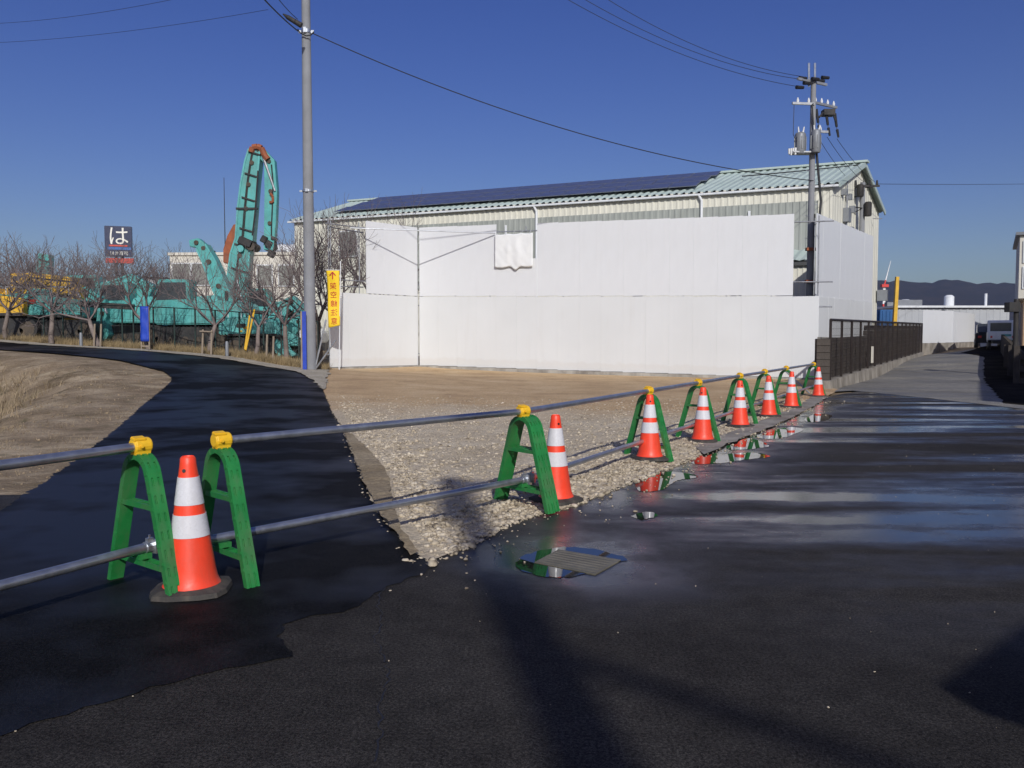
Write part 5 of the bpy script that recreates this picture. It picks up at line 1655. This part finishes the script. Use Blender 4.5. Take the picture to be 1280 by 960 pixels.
# blue banner on a wooden frame
q = gnd(182, 33.6)
bl_ = thing("blue_banner", "narrow blue sheet on a wooden frame beside a tree trunk", "banner", q)
hh = atY(182, 383, 33.6).z - q.z
for x in (-.16, .16): MB().box((x, .03, hh * .5), (.05, .05, hh * .98)).build("leg", mat_wood, bl_)
MB().box((0, .02, .14), (.32, .04, .05)).build("crossbar", mat_wood, bl_)
mb = MB(); vs, fs = [], []
for j in range(13):
    for i in range(5):
        vs.append((-.17 + i * .085, -.02 - .012 * math.sin(j * 1.1 + i), .33 + (hh - .33) * j / 12))
for j in range(12):
    for i in range(4): a = j * 5 + i; fs.append((a, a + 1, a + 6, a + 5))
mb.add(vs, fs); o = mb.build("sheet", mat_blue, bl_, True); o.modifiers.new("thick", 'SOLIDIFY').thickness = .004
# grey stubs and yellow guy guards
for px, Y, lab in ((102, 34.6, "short grey marker post by the path, between two bare trees at left"), (284, 31.6, "short grey marker post by the path, right of the staked tree")):
    q = gnd(px, Y)
    o = MB().lathe([(.065, 0), (.065, .52), (.045, .58)], 12).build("marker_post", mat_trans, None, True); o.location = q
    tag(o, lab, "post", "grey marker posts")
for a, b, lab in (((306,437), (313,388), "left of the two yellow guy wire guards beside a tree"), ((307,438), (318,387), "right of the two yellow guy wire guards beside a tree")):
    tube_thing("guy_guard", atY(*a, 32.2), atY(*b, 33.2), .038, mat_yel, lab, "guy guard", "yellow guy wire guards")
# ------------------------------------------------------------------ bare trees
def tree_data(seed, Ht, spread):
    rg = random.Random(seed)
    tr, cr = [], []
    def grow(p, d, L, r, lev, out):
        n = 3
        q = p.copy()
        for k in range(n):
            d2 = (d + Vector((rg.gauss(0, .13), rg.gauss(0, .13), rg.gauss(.05, .10) + (.05 if lev else 0)))).normalized()
            e = q + d2 * L / n
            r1 = r * (1 - .28 * (k + 1) / n)
            out.append((q, e, r * (1 - .28 * k / n), r1))
            if lev >= 1 and lev < 5:
                for _ in range(1 if (k < n - 1 and rg.random() < .75) else 0):
                    side = d2.orthogonal().normalized()
                    side.rotate(Matrix.Rotation(rg.uniform(0, 6.28), 3, d2))
                    nd = (d2 * .62 + side * rg.uniform(.55, .95) + Vector((0, 0, .18))).normalized()
                    grow(e, nd, L * rg.uniform(.5, .75), r1 * .55, lev + 1, cr)
            q = e; d = d2
        if lev < 5:
            m = {0: 4, 1: 3, 2: 2, 3: 2, 4: 2}[lev]
            for k in range(m):
                side = d.orthogonal().normalized()
                side.rotate(Matrix.Rotation(k * 6.28 / m + rg.uniform(-.5, .5), 3, d))
                sp_ = spread if lev == 0 else .55
                nd = (d * (1 - sp_ * .35) + side * sp_ * rg.uniform(.7, 1.2) + Vector((0, 0, .10))).normalized()
                grow(q, nd, L * (rg.uniform(.75, 1.05) if lev == 0 else rg.uniform(.6, .85)), r * (.55 if lev else .52), lev + 1, cr)
    grow(Vector((0, 0, 0)), Vector((rg.gauss(0, .06), rg.gauss(0, .06), 1)).normalized(), Ht * .27, Ht * .022, 0, tr)
    def mesh(segs, n):
        P0 = np.array([tuple(s[0]) for s in segs]); P1 = np.array([tuple(s[1]) for s in segs])
        R0 = np.maximum(np.array([s[2] for s in segs]), .0048); R1 = np.maximum(np.array([s[3] for s in segs]), .0042)
        D = P1 - P0; D /= np.linalg.norm(D, axis=1)[:, None] + 1e-9
        ref = np.where(np.abs(D[:, 2:3]) > .9, np.array([[1., 0, 0]]), np.array([[0, 0, 1.]]))
        A = np.cross(D, ref); A /= np.linalg.norm(A, axis=1)[:, None]; Bv = np.cross(D, A)
        V = []
        for Pq, Rq in ((P0, R0), (P1, R1)):
            for i in range(n):
                t = 2 * math.pi * i / n
                V.append(Pq + (A * math.cos(t) + Bv * math.sin(t)) * Rq[:, None])
        V = np.stack(V, 1)
        base = (np.arange(len(segs)) * 2 * n)[:, None, None]
        f = np.array([(i, (i+1) % n, n + (i+1) % n, n + i) for i in range(n)])[None] + base
        return V.reshape(-1, 3), f.reshape(-1, 4)
    return mesh(tr, 8), mesh(cr, 3), len(cr)
variants = []
for s in range(5):
    (tv, tfc), (cv, cf), _n2 = tree_data(20 + s, 4.6, [.95, .8, 1.05, .7, .9][s])
    zmax = float(cv[:, 2].max())
    tm = raw("trunk", tv, tfc, mat_bark, None, None, True)
    cm = raw("crown", cv, cf, mat_twig)
    variants.append((tm.data, cm.data, zmax))
    bpy.data.objects.remove(tm); bpy.data.objects.remove(cm)
def tree(px, py, Y, toppx, var, rz, label, wide=1.0, grp="bare cherry trees along the path"):
    p = gnd(px, Y)
    hgt = (atY(px, toppx, Y).z - p.z)
    tmd, cmd, zmax = variants[var]
    t = thing("bare_tree", label, "tree", p, R(rz), grp)
    k = hgt / zmax
    t.scale = (k * wide, k * wide, k)
    for nm, me in (("trunk", tmd), ("crown", cmd)):
        o = bpy.data.objects.new(nm, me); COL.objects.link(o); o.parent = t
    return t
TREES = [(8,424,38.4,292,0,0,"bare tree at the left edge in front of the yellow boom",1.0),
 (65,428,36.5,292,1,80,"bare straight trunked tree left of the first grey marker post",1.1),
 (124,432,35,298,2,150,"bare forked tree right of the first grey marker post",1.1),
 (186,437,34,296,3,200,"bare tree directly behind the narrow blue banner",1.2),
 (262,441,33,300,4,30,"bare tree tied to two wooden stakes with a crossbar",1.05),
 (319,444,32.6,306,0,120,"bare tree beside the yellow guy wire guards",.95),
 (358,445,33.4,292,1,260,"bare tree right of the pair of pale stakes",1.0),
 (400,450,34.5,250,3,310,"bare tree behind the yellow banner and the tall pole",1.0),
 (440,440,38.2,240,4,77,"bare tree whose twigs rise behind the hoarding's left panels",.8),
 (485,440,40.5,236,1,200,"bare tree behind the hoarding's inner corner, tips above the roof edge",.75),
 (-30,424,40,288,2,20,"bare tree beyond the left picture edge, branches reaching in",1.0),
 (30,424,52,290,4,140,"bare distant tree behind the yellow excavator",1.2),
 (100,424,54,296,0,220,"bare distant tree behind the flat bodied excavator",1.2),
 (150,424,50,292,2,300,"bare distant tree below the dark blue pylon sign",1.2),
 (205,424,52,300,3,45,"bare distant tree left of the pale office block",1.1),
 (-10,424,58,294,1,100,"bare farthest tree at the left edge of the yard",1.3)]
for a in TREES: tree(*a)
def stake(label, pts_, bar):
    t = thing("tree_stake", label, "tree stake", pts_[0], 0, "wooden tree stakes")
    o0 = pts_[0]
    for p in pts_:
        MB().tube(p - o0, p - o0 + Vector((.03, .05, .95)), .04, .038, 8).build("stake", mat_wood, t, True)
    if bar:
        a, b = pts_[0] - o0, pts_[1] - o0; MB().tube(a + Vector((-.08, 0, .88)), b + Vector((.08, 0, .88)), .03, .03, 8).build("crossbar", mat_wood, t, True)
stake("wooden tree support of two stakes and a crossbar", [gnd(253, 32.6), gnd(264, 32.4)], True)
stake("pair of bare wooden stakes without a crossbar, left of the tall pole", [gnd(333, 32), gnd(341, 31.6)], False)
stake("single pair of stakes beside the forked tree at left", [gnd(118, 34.8), gnd(126, 34.9)], False)
# ------------------------------------------------------------------ dry grass and brush
def tufts(name, n, sampler, seed, mat, hgt, lean=.35, wdt=.006):
    rg = np.random.RandomState(seed)
    X, Y, Z = sampler(rg, n)
    n = len(X); m = 5
    a = rg.uniform(0, 6.28, (n, m)); h = hgt * rg.lognormal(0, .4, (n, m))
    bx = X[:, None] + rg.normal(0, .05, (n, m)); by = Y[:, None] + rg.normal(0, .05, (n, m)); bz = np.repeat(Z[:, None], m, 1)
    tx = bx + np.cos(a) * h * lean * rg.uniform(.3, 1.5, (n, m)); ty = by + np.sin(a) * h * lean * rg.uniform(.3, 1.5, (n, m)); tz = bz + h
    px_ = -np.sin(a) * wdt; py_ = np.cos(a) * wdt
    V = np.stack([np.stack([bx - px_, by - py_, bz - .02], -1), np.stack([bx + px_, by + py_, bz - .02], -1), np.stack([tx, ty, tz], -1)], 2)
    return raw(name, V.reshape(-1, 3), np.arange(n * m * 3).reshape(-1, 3), mat, None, 'stuff')
def s_verge(rg, n):
    t = rg.uniform(0, 1, n); px = -40 + t * 450
    Y = np.interp(px, [-40, 0, 130, 250, 330, 410], [40.5, 38.6, 35.4, 33.2, 31.6, 30.6]) + np.abs(rg.normal(0, 1.3, n)) - .3
    X = (px - 640) / FPX * Y
    return X, Y, hbase(X, Y) - .03
tufts("dry_grass", 9000, s_verge, 1, mat_dgrass, .16, .5, .008)
def s_bank(rg, n):
    X = rg.uniform(-24, -6.5, n * 6); Y = rg.uniform(8, 30, n * 6)
    sd = poly_sd(X, Y, BANK)
    pr = sstep(.6, 3.5, sd) * (.25 + .75 * (wob(X * .7, Y * .7) > .1))
    k = (sd > .3) & (rg.uniform(0, 1, len(X)) < pr)
    X, Y = X[k][:n], Y[k][:n]
    return X, Y, hfull(X, Y) - .05
tufts("bank_brush", 11000, s_bank, 2, mat_brush, .22, .8, .009)
def s_sh(rg, n):
    X = rg.uniform(-13, -2.5, n * 4); Y = rg.uniform(5, 24, n * 4)
    sd = poly_sd(X, Y, BANK); sp_ = poly_sd(X, Y, path_poly); rd = poly_sd(X, Y, road_poly)
    k = (sp_ < -.1) & (rd < -.3) & (sd < .6) & (X < -4) & (rg.uniform(0, 1, len(X)) < .5 * (wob(X, Y) > 0))
    k &= (X < -5.0 - 0.0 * Y)
    X, Y = X[k][:n], Y[k][:n]
    return X, Y, hfull(X, Y) - .05
tufts("shoulder_grass", 5000, s_sh, 3, mat_brush, .035, 1.2, .004)
# ------------------------------------------------------------------ hills
az0, az1 = R(-14), R(62)
na, nr = 220, 14
V, rgh = [], np.random.RandomState(11)
ph = rgh.uniform(0, 6.28, 12)
def prof(a):
    b = 192 + 9 * math.sin(a * 31 + ph[0]) + 6 * math.sin(a * 67 + ph[1]) + 3.5 * math.sin(a * 140 + ph[2]) + 2.0 * math.sin(a * 310 + ph[3]) + 1.5 * math.sin(a * 610 + ph[5])
    k = float(sstep(R(-14), R(12), np.array(a)))
    return b * k + 4
for i in range(na + 1):
    a = az0 + (az1 - az0) * i / na
    for j in range(nr + 1):
        t = j / nr
        rr_ = 2150 + 850 * t
        hz = prof(a) * (t ** 1.15) * (1 + .10 * math.sin(a * 45 + t * 7 + ph[4]) * (1 - t)) + (8 * math.sin(a * 120 + t * 16) + 5 * math.sin(a * 230 - t * 21)) * t * (1 - t) * 2
        V.append((rr_ * math.sin(a), rr_ * math.cos(a), hz - 2))
idx = np.arange((na + 1) * (nr + 1)).reshape(na + 1, nr + 1)
Fh = np.stack([idx[:-1, :-1], idx[:-1, 1:], idx[1:, 1:], idx[1:, :-1]], -1).reshape(-1, 4)[:, ::-1]
raw("hills", np.array(V), Fh, mat_hill, None, 'structure', True)

# ------------------------------------------------------------------ haze
HX = 4700.0
o = MB().box((0, 0, 120.0), (2 * HX, 2 * HX, 250.0)).build("haze", None, None, kind='stuff')
m = bpy.data.materials.new("haze"); m.use_nodes = True
nt = m.node_tree; nt.nodes.clear()
vo = nt.nodes.new("ShaderNodeVolumePrincipled"); ou = nt.nodes.new("ShaderNodeOutputMaterial")
vo.inputs["Color"].default_value = (.62, .73, 1.0, 1); vo.inputs["Density"].default_value = .00014
vo.inputs["Anisotropy"].default_value = .3
nt.links.new(vo.outputs[0], ou.inputs["Volume"]); o.data.materials.append(m)
